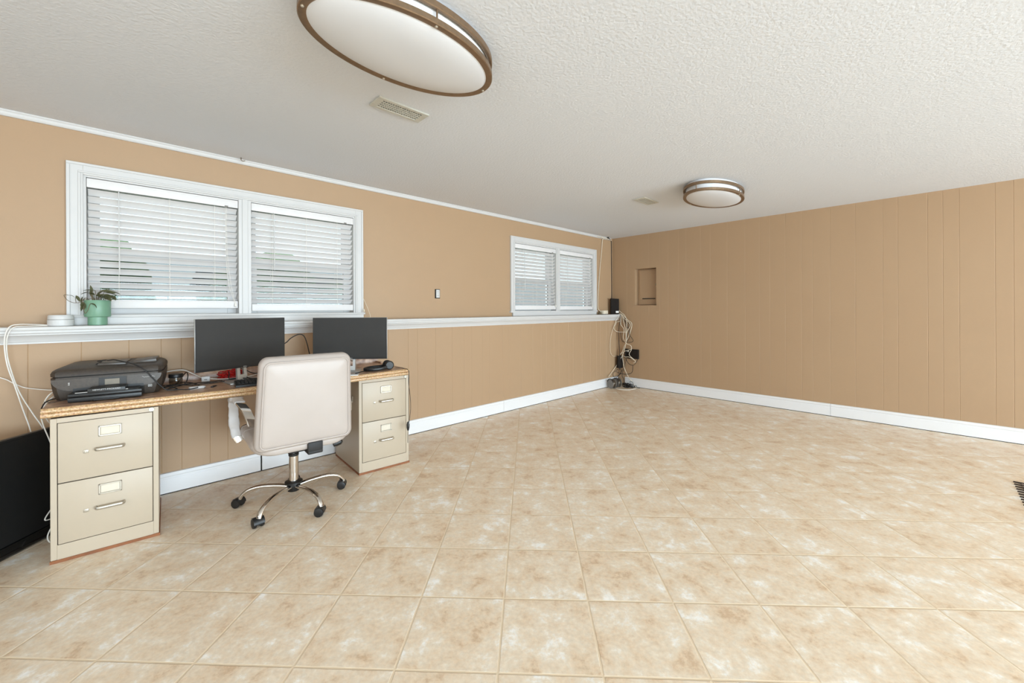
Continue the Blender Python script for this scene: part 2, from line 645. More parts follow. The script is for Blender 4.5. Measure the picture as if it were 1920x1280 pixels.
# right wall, planked, with the recess for the electrical panel
HOLE = (0.303, 0.645, 1.240, 1.792)
g = [.17, .375, .53, .699, .826, .978, 1.082, 1.281, 1.404, 1.612, 1.821, 1.980, 2.092, 2.248, 2.408, 2.511, 2.668, 2.881, 3.097, 3.209, 3.419, 3.520, 3.625, 3.841, 3.945]
k = 0
while g[-1] < 9.7:
    g.append(g[-1] + pat[k % 8])
    k += 1
bm = B()
grooved(bm, [-0.09] + g + [-YB], 0.0, H, lambda u, d, z: (d, -u, z), holes=[HOLE])
y0, y1, z0, z1 = -HOLE[1], -HOLE[0], HOLE[2], HOLE[3]
RD = 0.10
for q in (((0, y0, z0), (RD, y0, z0), (RD, y0, z1), (0, y0, z1)), ((0, y1, z0), (RD, y1, z0), (RD, y1, z1), (0, y1, z1)),
          ((0, y0, z0), (RD, y0, z0), (RD, y1, z0), (0, y1, z0)), ((0, y0, z1), (RD, y0, z1), (RD, y1, z1), (0, y1, z1)),
          ((RD, y0, z0), (RD, y1, z0), (RD, y1, z1), (RD, y0, z1))):
    bm.faces.new([bm.verts.new(p) for p in q])
box(bm, 0.125, 0.15, YB, 0.09, 0, H)
obj('wall_right', bm, 'tan', kind='structure')

# walls behind the camera; the back wall has a wide glass door opening
DO = (-7.8, -0.2, 0.0, 2.1)
bm = B()
box(bm, XB, DO[0], YB - 0.12, YB, 0, H)
box(bm, DO[1], 0.15, YB - 0.12, YB, 0, H)
box(bm, DO[0], DO[1], YB - 0.12, YB, DO[3], H)
obj('wall_back', bm, 'tan', kind='structure')
bm = B()
box(bm, XB - 0.12, XB, YB, 0.25, 0, H)
obj('wall_side', bm, 'tan', kind='structure')

# baseboards
BBP = [(0.0, 0.006), (-0.016, 0.006), (-0.016, 0.092), (-0.0145, 0.098), (-0.0125, 0.101), (-0.0125, 0.108), (-0.0155, 0.112), (-0.0155, 0.126), (-0.012, 0.133), (-0.005, 0.1355), (0.0, 0.1355)]
def baseboard(name, along, spans):
    bm = B()
    for a, b in spans:
        if along == 'x':
            prism(bm, BBP, 'x', a, b)
        else:
            prism(bm, BBP, 'y', a, b)
    # dark strips stand in for the shade under the board and in its seams
    bm2 = B()
    for a, b in spans:
        if along == 'x':
            box(bm2, a, b, -0.013, 0.0, 0.0, 0.007)
            box(bm2, b, b + 0.010, -0.010, 0.0, 0.0, 0.130)
        else:
            box(bm2, -0.013, 0.0, a, b, 0.0, 0.007)
    o = obj(name, bm, 'white_base', kind='structure')
    obj('joint_shade', bm2, 'gap', o)
    return o
baseboard('baseboard_left', 'x', [(XB, -4.899), (-4.889, -2.456), (-2.453, -0.02)])
baseboard('baseboard_right', 'y', [(YB, -2.668), (-2.666, -0.135)])

# ledge moulding (chair rail cap)
LP = [(0.09, ZL), (-0.066, ZL), (-0.071, ZL - 0.004), (-0.072, ZL - 0.014), (-0.069, ZL - 0.020), (-0.060, ZL - 0.022), (-0.060, ZL - 0.034), (-0.056, ZL - 0.038), (-0.048, ZL - 0.039),
      (-0.048, ZL - 0.046), (-0.040, ZL - 0.052), (-0.030, ZL - 0.064), (-0.024, ZL - 0.076), (-0.021, ZL - 0.084), (-0.016, ZL - 0.086), (-0.016, ZL - 0.095), (0.0, ZL - 0.095), (0.0, ZL - 0.03), (0.09, ZL - 0.03)]
bm = B()
prism(bm, LP, 'x', XB, 0.0)
obj('trim_1', bm, 'white', kind='structure')
# small crown strip along the window wall
CP = [(0.09, H), (0.066, H), (0.066, H - 0.006), (0.071, H - 0.012), (0.071, H - 0.020), (0.076, H - 0.028), (0.080, H - 0.033), (0.09, H - 0.033)]
bm = B()
prism(bm, CP, 'x', XB, -0.075)
obj('trim_2', bm, 'white', kind='structure')

# ------------------------------------------------------------------ windows
def window(name, wn):
    x0, x1 = wn['x0'], wn['x1']
    a, b, z0, z1 = opening(wn)
    xm = (a + b) / 2
    bm = B()
    # casing: flat board with a raised outer bead and an inner step
    t = 0.07
    def casing(bm, u0, u1, zz0, zz1):
        box(bm, u0, u1, 0.074, 0.0905, zz0, zz1, 0.002, 1)
    casing(bm, x0, x0 + t, 1.158, CT)
    casing(bm, x1 - t, x1, 1.158, CT)
    casing(bm, x0 + t, x1 - t, z1, CT)
    box(bm, x0 + t - 0.022, x0 + t - 0.010, 0.069, 0.075, 1.16, z1 + 0.0098, 0.002, 1)
    box(bm, x1 - t + 0.010, x1 - t + 0.022, 0.069, 0.075, 1.16, z1 + 0.0098, 0.002, 1)
    box(bm, x0 + t - 0.022, x1 - t + 0.022, 0.069, 0.075, z1 + 0.010, z1 + 0.022, 0.002, 1)
    box(bm, x0 + 0.0005, x0 + 0.016, 0.068, 0.0745, 1.16, CT - 0.0165, 0.002, 1)
    box(bm, x1 - 0.016, x1 - 0.0005, 0.068, 0.0745, 1.16, CT - 0.0165, 0.002, 1)
    box(bm, x0 + 0.0005, x1 - 0.0005, 0.068, 0.0745, CT - 0.016, CT - 0.0005, 0.002, 1)
    # jamb lining
    box(bm, a - 0.002, a + 0.012, 0.085, 0.25, z0, z1 - 0.0105)
    box(bm, b - 0.012, b + 0.002, 0.085, 0.25, z0, z1 - 0.0105)
    box(bm, a, b, 0.0855, 0.25, z1 - 0.010, z1 + 0.002)
    root = obj(name, bm, 'white', kind='structure')
    bm = B()
    box(bm, x0 - 0.012, x1 + 0.012, 0.060, 0.25, 1.150, 1.168, 0.003, 2)
    box(bm, x0 + 0.03, x1 - 0.0, 0.066, 0.0905, ZL + 0.0005, 1.151, 0.002, 1)
    obj('window_sill', bm, 'white', root)
    bm = B()
    box(bm, xm - 0.040, xm + 0.040, 0.078, 0.25, z0, z1, 0.002, 1)
    box(bm, xm - 0.018, xm + 0.018, 0.072, 0.079, z0, z1, 0.002, 1)
    obj('mullion', bm, 'white', root)
    zm = (z0 + z1) / 2 - 0.02
    for (u, v) in ((a + 0.012, xm - 0.040), (xm + 0.040, b - 0.012)):
        for (zz0, zz1, yy, low) in ((zm - 0.02, z1 - 0.010, 0.205, False), (z0, zm + 0.02, 0.175, True)):
            bm = B()
            s = 0.055
            box(bm, u, u + s, yy, yy + 0.03, zz0, zz1, 0.002, 1)
            box(bm, v - s, v, yy, yy + 0.03, zz0, zz1, 0.002, 1)
            box(bm, u + s, v - s, yy, yy + 0.03, zz1 - 0.04, zz1, 0.002, 1)
            box(bm, u + s, v - s, yy, yy + 0.03, zz0, zz0 + (0.06 if low else 0.04), 0.002, 1)
            sash = obj('sash', bm, 'white', root)
            bm = B()
            box(bm, u + s, v - s, yy + 0.012, yy + 0.017, zz0 + 0.03, zz1 - 0.04)
            obj('pane', bm, 'glass', sash)
            if low:
                bm = B()
                box(bm, u + s - 0.01, v - s + 0.01, yy + 0.060, yy + 0.0615, zz0 + 0.02, zz1 - 0.03)
                obj('insect_screen', bm, 'screen_mesh', sash)
    return root
window('window_1', W1)
window('window_2', W2)

def blind(label, u0, u1, zrail, group, wand_z, wand_frac=0.075, tilt=33, nstack=0, cords=True):
    """horizontal slat blind between u0 and u1 whose bottom rail hangs at zrail"""
    y = 0.116
    ztop = 2.000
    t = thing('window_blind', label, 'blind', ((u0 + u1) / 2, y, zrail), 0, group)
    wd = u1 - u0
    ox = (u0 + u1) / 2
    L = lambda z: z - zrail
    bm = B()
    box(bm, -wd / 2, wd / 2, -0.024, 0.030, L(ztop - 0.045), L(ztop), 0.003, 2)
    box(bm, -wd / 2 - 0.002, wd / 2 + 0.002, -0.032, -0.025, L(ztop - 0.058), L(ztop - 0.002), 0.003, 2)
    obj('head_rail', bm, 'white_blind', t)
    bm = B()
    pitch = 0.0437
    z = ztop - 0.082
    stack_top = zrail + 0.056 + nstack * 0.0075
    hs = 0.0255
    while z > stack_top + 0.012:
        mt_ = Matrix.Translation((0, 0, L(z))) @ Matrix.Rotation(-R(tilt + random.uniform(-1.2, 1.2)), 4, 'X') @ Matrix.Rotation(R(random.uniform(-.12, .12)), 4, 'Y')
        prof = [(-hs, -0.0012), (-hs * .5, 0.0006), (0, 0.0014), (hs * .5, 0.0006), (hs, -0.0012), (hs, 0.0016), (hs * .5, 0.0034), (0, 0.0042), (-hs * .5, 0.0034), (-hs, 0.0016)]
        prism(bm, prof, 'x', -wd / 2 + 0.003, wd / 2 - 0.003, mt_)
        z -= pitch
    for q in range(nstack):
        box(bm, -wd / 2 + 0.003, wd / 2 - 0.003, -0.025, 0.025, L(zrail + 0.032 + q * 0.0095), L(zrail + 0.032 + q * 0.0095 + 0.003), 0.001, 1)
    obj('slats', bm, 'white_blind', t)
    bm = B()
    box(bm, -wd / 2, wd / 2, -0.029, -0.021, 0.0, 0.052, 0.003, 2)
    box(bm, -wd / 2 + 0.004, wd / 2 - 0.004, -0.021, 0.027, 0.004, 0.026, 0.003, 2)
    obj('bottom_rail', bm, 'white_blind', t)
    for fx in (0.18, 0.5, 0.82):
        bm = B()
        xx = (fx - 0.5) * wd
        for yy in (-0.029, 0.029):
            tube(bm, [(xx, yy, 0.02), (xx, yy, L(ztop - 0.05))], 0.0011, 6, 0)
        obj('ladder_cord', bm, 'cord_white', t)
    bm = B()
    xx = wd * (wand_frac - 0.5)
    tube(bm, [(xx, -0.036, L(ztop - 0.055)), (xx, -0.042, L(ztop - 0.075)), (xx, -0.042, L(ztop - 0.10))], 0.0025, 6, 4)
    tube(bm, [(xx, -0.042, L(ztop - 0.10)), (xx + 0.003, -0.044, L(wand_z))], 0.0035, 6, 0)
    obj('tilt_wand', bm, 'plastic_white', t)
    bm = B()
    xx = wd * 0.41
    box(bm, xx - 0.01, xx + 0.01, -0.037, -0.031, L(ztop - 0.060), L(ztop - 0.050), 0.001, 1)
    obj('cord_lock', bm, 'grey_plastic', t)
    if cords:
        bm = B()
        tube(bm, [(xx, -0.034, L(ztop - 0.06)), (xx + 0.004, -0.036, L(1.6)), (xx + 0.03, -0.037, L(1.35)), (xx + 0.055, -0.038, L(1.235))], 0.0012, 6, 6)
        tube(bm, [(xx - 0.008, -0.034, L(ztop - 0.06)), (xx - 0.004, -0.037, L(1.6)), (xx + 0.012, -0.038, L(1.38)), (xx + 0.05, -0.039, L(1.24))], 0.0012, 6, 6)
        lathe(bm, [(0.002, 0.03), (0.006, 0.024), (0.008, 0.004), (0.0, 0.0)], 10, Matrix.Translation((xx + 0.053, -0.0385, L(1.215))))
        obj('pull_cord', bm, 'cord_white', t)
    return t
a, b, _, _ = o1
xm = (a + b) / 2
G1 = 'white blinds in the large window'
blind('white slat blind behind the potted plant with a gap under its bottom rail', a + 0.016, xm - 0.044, 1.207, G1, 1.42, 0.18, 37, 4)
blind('white slat blind lowered to the sill, right half of the large window', xm + 0.044, b - 0.016, 1.186, G1, 1.50, 0.19, 37, 0, False)
a, b, _, _ = o2
xm = (a + b) / 2
G2 = 'white blinds in the small far window'
blind('white slat blind with bright open slats, left half of the far window', a + 0.016, xm - 0.044, 1.186, G2, 1.42, 0.2, 30, 1)
blind('white slat blind nearest the room corner, right half of the far window', xm + 0.044, b - 0.016, 1.180, G2, 1.45, 0.2, 36, 1)
bm = B()
tube(bm, [(-4.083, 0.066, 1.30), (-4.062, 0.060, 1.25), (-4.045, 0.040, 1.19), (-4.036, 0.02, 1.13), (-4.06, 0.0, 1.1085)], 0.0016, 6, 8)
lathe(bm, [(0.002, 0.03), (0.006, 0.02), (0.007, 0.004), (0, 0)], 10, Matrix.Translation((-4.085, 0.04, 1.1695)))
tag(obj('blind_pull_cord', bm, 'cord_cream'), 'cream blind cord hanging over the lower right corner of the large window casing', 'cord')

# ------------------------------------------------------------------ ceiling lights and vents
def ceiling_light(label, x, y, group):
    t = thing('ceiling_light', label, 'ceiling light', (x, y, H - 0.125), 0, group)
    A, Bq = 0.398, 0.230
    def ring(z0, z1, wdt):
        bm = B()
        n = 120
        prof = [(0.0, z0 + 0.003), (0.003, z0), (wdt * 0.6, z0), (wdt, z0 + 0.006), (wdt, z1), (0.0, z1)]
        rings = []
        for k in range(n):
            th = 2 * PI * k / n
            rings.append([bm.verts.new(((A - o) * math.cos(th), (Bq - o) * math.sin(th), zz)) for o, zz in prof])
        for k in range(n):
            u, v = rings[k], rings[(k + 1) % n]
            for j in range(len(prof)):
                bm.faces.new((u[j], u[(j + 1) % len(prof)], v[(j + 1) % len(prof)], v[j]))
        bmesh.ops.recalc_face_normals(bm, faces=bm.faces)
        return bm
    z = lambda w_: w_ - (H - 0.125)
    obj('upper_ring', ring(z(2.258), z(2.282), 0.020), 'bronze', t)
    low = obj('lower_ring', ring(z(2.200), z(2.222), 0.034), 'bronze', t)
    bm = B()
    n = 96
    prof = [(0.0, z(2.304)), (0.0, z(2.205))]
    rin = [((A - 0.024), (Bq - 0.024), z(2.303)), ((A - 0.024), (Bq - 0.024), z(2.206))]
    for f_, dz in ((0.985, 2.2035), (0.95, 2.2000), (0.88, 2.1945), (0.75, 2.1875), (0.55, 2.1815), (0.3, 2.1785), (0.05, 2.1775)):
        rin.append(((A - 0.024) * f_, (Bq - 0.024) * f_, z(dz)))
    loft(bm, [[(p[0] * math.cos(2 * PI * k / n), p[1] * math.sin(2 * PI * k / n), p[2]) for k in range(n)] for p in rin])
    obj('diffuser', bm, 'diffuser', t, sharp=60)
    for k in range(4):
        th = k * PI / 2 + R(-1)
        cx, cy = (A - 0.008) * math.cos(th), (Bq - 0.008) * math.sin(th)
        bm = B()
        lathe(bm, [(0.0035, z(2.221)), (0.0035, z(2.262))], 10, Matrix.Translation((cx, cy, 0)))
        obj('post', bm, 'bronze', t)
        bm = B()
        lathe(bm, [(0.0, z(2.1945)), (0.004, z(2.1955)), (0.006, z(2.198)), (0.006, z(2.202))], 12, Matrix.Translation(((A - 0.013) * math.cos(th), (Bq - 0.013) * math.sin(th), 0)))
        obj('screw', bm, 'handle', low)
    return t
ceiling_light('large oval bronze-rimmed flush ceiling light nearest the camera, cut off by the top edge', -4.812, -2.025, 'oval ceiling lights')
ceiling_light('small-looking oval bronze-rimmed flush ceiling light at the far end near the right wall', -1.665, -2.049, 'oval ceiling lights')

def vent(label, x, y, wv, dv, group):
    t = thing('ceiling_vent', label, 'vent', (x, y, H - 0.012), 0, group)
    bm = B()
    box(bm, -wv / 2 + 0.02, wv / 2 - 0.02, -dv / 2 + 0.015, dv / 2 - 0.015, 0.0085, 0.0115)
    obj('duct_opening', bm, 'vent_dark', t)
    bm = B()
    fx, fy = 0.034, 0.022
    for (x0, x1, y0, y1) in ((-wv / 2, wv / 2, -dv / 2, -dv / 2 + fy), (-wv / 2, wv / 2, dv / 2 - fy, dv / 2), (-wv / 2, -wv / 2 + fx, -dv / 2 + fy, dv / 2 - fy), (wv / 2 - fx, wv / 2, -dv / 2 + fy, dv / 2 - fy)):
        box(bm, x0, x1, y0, y1, 0.002, 0.0118, 0.0015, 1)
    obj('frame', bm, 'vent', t)
    bm = B()
    for k in (1, 2, 3):
        yy = -dv / 2 + fy + (dv - 2 * fy) * k / 4
        box(bm, -wv / 2 + fx, wv / 2 - fx, yy - 0.0035, yy + 0.0035, 0.003, 0.008)
    n = 17
    for k in range(1, n):
        xx = -wv / 2 + fx + (wv - 2 * fx) * k / n
        box(bm, xx - 0.0024, xx + 0.0024, -dv / 2 + fy, dv / 2 - fy, 0.0035, 0.0085, 0, 1)
    obj('grille', bm, 'vent', t)
    return t
vent('white perforated ceiling vent below the near oval light', -4.515, -1.417, 0.30, 0.122, 'ceiling vents')
vent('faint white ceiling vent left of the far oval light', -1.735, -1.410, 0.30, 0.126, 'ceiling vents')

bm = B()
lathe(bm, [(0.0, 0.0), (0.004, 0.0), (0.004, -0.006), (0.0, -0.006)], 10, Matrix.Translation((-5.005, 0.03, H)))
tube(bm, [(-5.005, 0.03, H - 0.004), (-5.005, 0.03, H - 0.016), (-4.995, 0.03, H - 0.022), (-4.98, 0.03, H - 0.016)], 0.003, 6, 5)
tag(obj('ceiling_hook', bm, 'steel'), 'small dark screw hook in the ceiling above the large window', 'hook')

# ------------------------------------------------------------------ electrical panel and wall socket
t = thing('electrical_panel', 'tan painted electrical panel set in a recess in the right wall', 'electrical panel', (RD, -0.474, 1.25))
bm = B()
box(bm, -0.016, 0.0, -0.165, 0.165, 0.0, 0.535, 0.002, 1)
obj('panel_frame', bm, 'tan', t)
bm = B()
box(bm, -0.024, -0.016, -0.140, 0.135, 0.075, 0.525, 0.002, 1)
dr = obj('panel_door', bm, 'tan', t)
bm = B()
box(bm, -0.0255, -0.0238, -0.120, 0.090, 0.085, 0.099)
obj('slot', bm, 'gap', dr)
bm = B()
box(bm, -0.029, -0.0235, -0.136, -0.122, 0.285, 0.315, 0.002, 1)
obj('latch', bm, 'steel', dr)

t = thing('wall_socket', 'bare white socket without a cover plate on the window wall between the windows', 'socket', (-3.285, 0.09, 1.353))
bm = B()
box(bm, -0.031, 0.031, -0.0012, 0.0, -0.048, 0.048)
obj('cutout', bm, 'gap', t)
bm = B()
box(bm, -0.016, 0.026, -0.006, -0.0012, -0.040, 0.042, 0.002, 2)
obj('receptacle', bm, 'plastic_white', t)
bm = B()
for zz in (0.02, -0.02):
    for xx in (-0.002, 0.010):
        box(bm, xx - 0.0012, xx + 0.0012, -0.0066, -0.0058, zz - 0.005, zz + 0.005)
lathe(bm, [(0.0025, -0.0066), (0.0025, -0.0058)], 8, Matrix.Translation((0.004, 0, 0)) @ Matrix.Rotation(R(90), 4, 'X') @ Matrix.Rotation(R(180), 4, 'X'))
obj('slots', bm, 'gap', t)

# ------------------------------------------------------------------ desk on two filing cabinets
DL = 1.862
da = math.atan2(-0.062, 1.861)
desk = thing('desk', 'long brown laminate countertop desk resting on two filing cabinets', 'desk', (-5.905, -0.603, 0.0), da)
def sag(x):
    return -0.008 * math.sin(PI * min(max(x / DL, 0), 1))
DT = 0.735
def desk_strip(bm, outline, n=24, x0=0.0, x1=DL):
    rings = []
    for k in range(n + 1):
        x = x0 + (x1 - x0) * k / n
        rings.append([(x, p[0], p[1] + sag(x)) for p in outline])
    loft(bm, rings)
DD = 0.585
bm = B()
desk_strip(bm, [(0.012, DT), (DD, DT), (DD, 0.692), (0.012, 0.692)])
obj('countertop', bm, 'desk', desk)
bm = B()
desk_strip(bm, [(0.013, DT + 0.0004), (0.006, DT - 0.001), (0.001, DT - 0.006), (-0.001, DT - 0.013), (0.0, DT - 0.019), (0.005, DT - 0.0225), (-0.002, DT - 0.026), (-0.004, DT - 0.031), (-0.003, DT - 0.038), (0.003, DT - 0.044), (0.013, DT - 0.045)], x0=-0.003, x1=DL + 0.003)
obj('edge_band', bm, 'edge', desk)
bm = B()
desk_strip(bm, [(DD - 0.022, DT), (DD - 0.022, DT + 0.052), (DD - 0.018, DT + 0.058), (DD, DT + 0.058), (DD, DT)], x0=0.02, x1=DL)
box(bm, DL - 0.020, DL, DD - 0.12, DD - 0.021, DT, DT + 0.012, 0.004, 2)
obj('backsplash', bm, 'desk', desk)

def filing_cabinet(label, x, y, rot):
    t = thing('filing_cabinet', label, 'filing cabinet', (x, y, 0), rot, 'filing cabinets under the desk')
    Wc, Dc, Zt, Zb = 0.385, 0.53, 0.682, 0.014
    bm = B()
    box(bm, -0.002, Wc + 0.004, -0.004, Dc, 0.0, Zb)
    obj('base_board', bm, 'board', t)
    bm = B()
    m_ = 0.022
    box(bm, 0, m_, 0, 0.03, Zb, Zt, 0.0015, 1)
    box(bm, Wc - m_, Wc, 0, 0.03, Zb, Zt, 0.0015, 1)
    box(bm, m_, Wc - m_, 0.0, 0.03, 0.660, Zt)
    box(bm, m_, Wc - m_, 0.0, 0.03, Zb, 0.082)
    box(bm, 0.0, 0.003, 0.02, Dc, Zb, Zt)
    box(bm, Wc - 0.003, Wc, 0.02, Dc, Zb, Zt)
    box(bm, 0, Wc, 0.02, Dc, Zt - 0.003, Zt)
    box(bm, 0, Wc, Dc - 0.003, Dc, Zb, Zt)
    box(bm, 0.003, Wc - 0.003, 0.022, Dc - 0.003, Zb, Zb + 0.003)
    obj('body', bm, 'cabinet', t)
    bm = B()
    box(bm, 0.02, Wc - 0.02, 0.006, 0.0295, 0.07, 0.67)
    obj('drawer_gap', bm, 'gap', t)
    for z0, z1 in ((0.0845, 0.3695), (0.3735, 0.6575)):
        bm = B()
        box(bm, m_ + 0.0025, Wc - m_ - 0.0025, -0.001, 0.012, z0, z1, 0.0025, 2)
        d = obj('drawer', bm, 'cabinet', t)
        cx = Wc * 0.525
        bm = B()
        zz0, zz1, hw = z1 - 0.088, z1 - 0.036, 0.042
        for (a0, a1, b0, b1) in ((cx - hw, cx + hw, zz0, zz0 + 0.008), (cx - hw, cx + hw, zz1 - 0.008, zz1), (cx - hw, cx - hw + 0.008, zz0, zz1), (cx + hw - 0.008, cx + hw, zz0, zz1)):
            box(bm, a0, a1, -0.006, -0.0008, b0, b1, 0.0015, 1)
        obj('label_holder', bm, 'handle', d)
        bm = B()
        box(bm, cx - hw + 0.006, cx + hw - 0.006, -0.002, -0.0009, zz0 + 0.006, zz1 - 0.006)
        obj('label_card', bm, 'card', d)
        bm = B()
        zh = z1 - 0.146
        p = [(cx - 0.051, -0.001, zh), (cx - 0.051, -0.016, zh), (cx - 0.046, -0.025, zh), (cx - 0.036, -0.028, zh), (cx, -0.028, zh), (cx + 0.036, -0.028, zh), (cx + 0.046, -0.025, zh), (cx + 0.051, -0.016, zh), (cx + 0.051, -0.001, zh)]
        sweep(bm, spline(p, 4), circ(0.0045, 10, 0.008))
        obj('handle', bm, 'handle', d)
        bm = B()
        box(bm, cx - 0.094, cx - 0.076, -0.005, -0.0008, zh - 0.014, zh + 0.002, 0.002, 2)
        box(bm, cx - 0.089, cx - 0.081, -0.0065, -0.0045, zh - 0.010, zh - 0.002, 0.001, 1)
        obj('latch', bm, 'handle', d)
    bm = B()
    RX = Matrix.Rotation(R(90), 4, 'X')
    lathe(bm, [(0.0, 0.007), (0.005, 0.007), (0.0055, 0.0045), (0.0105, 0.0045), (0.011, 0.003), (0.011, -0.001)], 20, Matrix.Translation((Wc - 0.028, 0, 0.672)) @ RX)
    obj('lock', bm, 'lock', t)
    return t
filing_cabinet('putty two-drawer filing cabinet under the printer end of the desk', -5.880, -0.594, R(-3.4))
cabR = filing_cabinet('putty two-drawer filing cabinet under the right end of the desk by the headphones', -4.408, -0.602, R(-3.4))
bm = B()
box(bm, -0.030, -0.001, 0.12, 0.30, 0.505, 0.512, 0.001, 1)
box(bm, -0.030, -0.022, 0.12, 0.30, 0.512, 0.540, 0.001, 1)
box(bm, -0.006, -0.001, 0.12, 0.30, 0.512, 0.550, 0.001, 1)
obj('side_bracket', bm, 'cabinet', cabR)

# ------------------------------------------------------------------ printer
PZ = DT
pr = thing('printer', 'dusty black all-in-one inkjet printer on the left end of the desk', 'printer', (-5.898, -0.400, PZ - 0.002), R(-7.0))
PW, PD = 0.432, 0.335
def prof_body(z, ins, y0):
    return [(ins, y0 + 0.02, z), (ins + 0.02, y0, z), (PW - ins - 0.02, y0, z), (PW - ins, y0 + 0.02, z), (PW - ins, PD - 0.01, z), (PW - ins - 0.01, PD, z), (ins + 0.01, PD, z), (ins, PD - 0.01, z)]
bm = B()
loft(bm, [prof_body(0.0, 0.020, 0.012), prof_body(0.02, 0.012, 0.006), prof_body(0.05, 0.006, 0.002), prof_body(0.09, 0.001, 0.0), prof_body(0.1175, 0.0, 0.0)])
body = obj('body', bm, 'printer', pr)
bm = B()
loft(bm, [prof_body(0.1165, 0.008, 0.008), prof_body(0.1245, 0.008, 0.008)])
obj('lid_gap', bm, 'gap', pr)
bm = B()
loft(bm, [prof_body(0.1235, 0.0, -0.002), prof_body(0.138, -0.001, 0.0), prof_body(0.151, 0.004, 0.008), prof_body(0.159, 0.013, 0.028), prof_body(0.167, 0.030, 0.085), prof_body(0.171, 0.055, 0.13)])
lid = obj('scanner_lid', bm, 'printer', pr)
bm = B()
box(bm, 0.16, 0.275, 0.06, 0.26, 0.157, 0.178, 0.006, 2)
box(bm, 0.30, 0.40, 0.08, 0.25, 0.160, 0.182, 0.004, 2, Matrix.Translation((0.35, 0, 0.17)) @ Matrix.Rotation(R(-5), 4, 'Y') @ Matrix.Translation((-0.35, 0, -0.17)))
box(bm, 0.27, 0.305, 0.09, 0.24, 0.158, 0.168, 0.003, 2)
obj('document_feeder', bm, 'printer_gloss', lid)
# control panel band with curved lower corners
bm = B()
out = []
for k in range(13):
    a_ = PI + (PI / 2) * k / 12
    out.append((0.085 + 0.080 * math.cos(a_), 0.110 + 0.062 * math.sin(a_)))
for k in range(13):
    a_ = 1.5 * PI + (PI / 2) * k / 12
    out.append((PW - 0.085 + 0.080 * math.cos(a_), 0.110 + 0.062 * math.sin(a_)))
prism(bm, out, 'y', -0.0035, 0.012)
cp = obj('control_panel', bm, 'printer_gloss', pr)
bm = B()
box(bm, 0.176, 0.284, -0.0045, -0.003, 0.064, 0.106, 0.0008, 1)
obj('screen_surround', bm, 'black', cp)
bm = B()
box(bm, 0.199, 0.256, -0.0055, -0.004, 0.067, 0.097, 0.0006, 1)
obj('touch_screen', bm, 'screen_grey', cp)
for (xx, zz) in ((0.068, 0.089), (0.068, 0.081), (0.2685, 0.099)):
    bm = B()
    box(bm, xx - 0.003, xx + 0.003, -0.0042, -0.003, zz - 0.002, zz + 0.002, 0.0005, 1)
    obj('indicator', bm, 'gold_text', cp)
bm = B()
box(bm, 0.082, 0.352, -0.004, 0.02, 0.034, 0.060)
obj('output_slot', bm, 'black', pr)
# trays
bm = B()
box(bm, 0.080, 0.354, -0.098, 0.02, 0.003, 0.026, 0.004, 2)
box(bm, 0.080, 0.354, -0.096, 0.02, 0.027, 0.044, 0.004, 2)
box(bm, 0.170, 0.268, -0.1015, -0.09, 0.003, 0.010, 0.002, 1)
tray = obj('paper_tray', bm, 'black', pr)
bm = B()
box(bm, 0.098, 0.340, -0.090, 0.0, 0.0435, 0.0475, 0.0015, 1)
obj('output_tray', bm, 'black', pr)
bm = B()
box(bm, 0.105, 0.300, -0.093, -0.0895, 0.0455, 0.0495, 0.001, 1)
obj('tray_trim', bm, 'silver', pr)
bm = B()
box(bm, 0.150, 0.290, -0.100, -0.02, 0.040, 0.064, 0.003, 2)
lip = obj('tray_lip', bm, 'black', pr)
bm = text_bm('HEWLETT-PACKARD', 0.0098, 0.0004)
bmesh.ops.transform(bm, matrix=Matrix.Translation((0.220, -0.1003, 0.0535)) @ Matrix.Rotation(R(90), 4, 'X') @ Matrix.Scale(1.12, 4, (1, 0, 0)), verts=bm.verts)
obj('lettering', bm, 'gold_text', lip)
# scrawled model mark, kept as the strokes that can be made out
bm = B()
st = [(0.345, 0.0975), (0.350, 0.094), (0.356, 0.0905), (0.360, 0.093), (0.365, 0.0915), (0.369, 0.094), (0.374, 0.092), (0.380, 0.0945), (0.386, 0.092), (0.390, 0.0965), (0.394, 0.092), (0.400, 0.0925)]
tube(bm, [(x_, -0.0038, z_) for x_, z_ in st], 0.0007, 5, 3)
obj('model_mark', bm, 'gold_text', cp)
bm = B()
for (x0, x1, z0, z1) in ((0.370, 0.386, 0.036, 0.0375), (0.370, 0.386, 0.0475, 0.049), (0.370, 0.3715, 0.036, 0.049), (0.3845, 0.386, 0.036, 0.049), (0.373, 0.382, 0.0410, 0.0445)):
    box(bm, x0, x1, 0.0008, 0.006, z0, z1)
obj('badge', bm, 'gold_text', body)
bm = B()
tube(bm, [(-5.735, -0.36, 0.905), (-5.715, -0.34, 0.918), (-5.73, -0.31, 0.917), (-5.70, -0.30, 0.919), (-5.69, -0.33, 0.919), (-5.665, -0.345, 0.921), (-5.63, -0.39, 0.912), (-5.59, -0.425, 0.898), (-5.551, -0.462, 0.872), (-5.517, -0.462, 0.822), (-5.478, -0.46, 0.768), (-5.448, -0.46, 0.7405), (-5.40, -0.47, 0.7385), (-5.355, -0.50, 0.738), (-5.312, -0.46, 0.738), (-5.30, -0.36, 0.738), (-5.325, -0.24, 0.738), (-5.37, -0.17, 0.738)], 0.0032, 8, 8)
tag(obj('printer_cable', bm, 'black_soft'), 'black cord draped over the lid and front of the printer', 'cable')
bm = B()
tube(bm, [(-5.870, -0.33, 0.741), (-5.895, -0.36, 0.7405), (-5.91, -0.42, 0.738), (-5.916, -0.47, 0.722), (-5.917, -0.49, 0.705)], 0.003, 8, 8)
tube(bm, [(-5.915, -0.40, 0.7385), (-5.885, -0.44, 0.7385), (-5.85, -0.455, 0.745), (-5.82, -0.463, 0.757), (-5.79, -0.47, 0.763)], 0.0016, 6, 8)
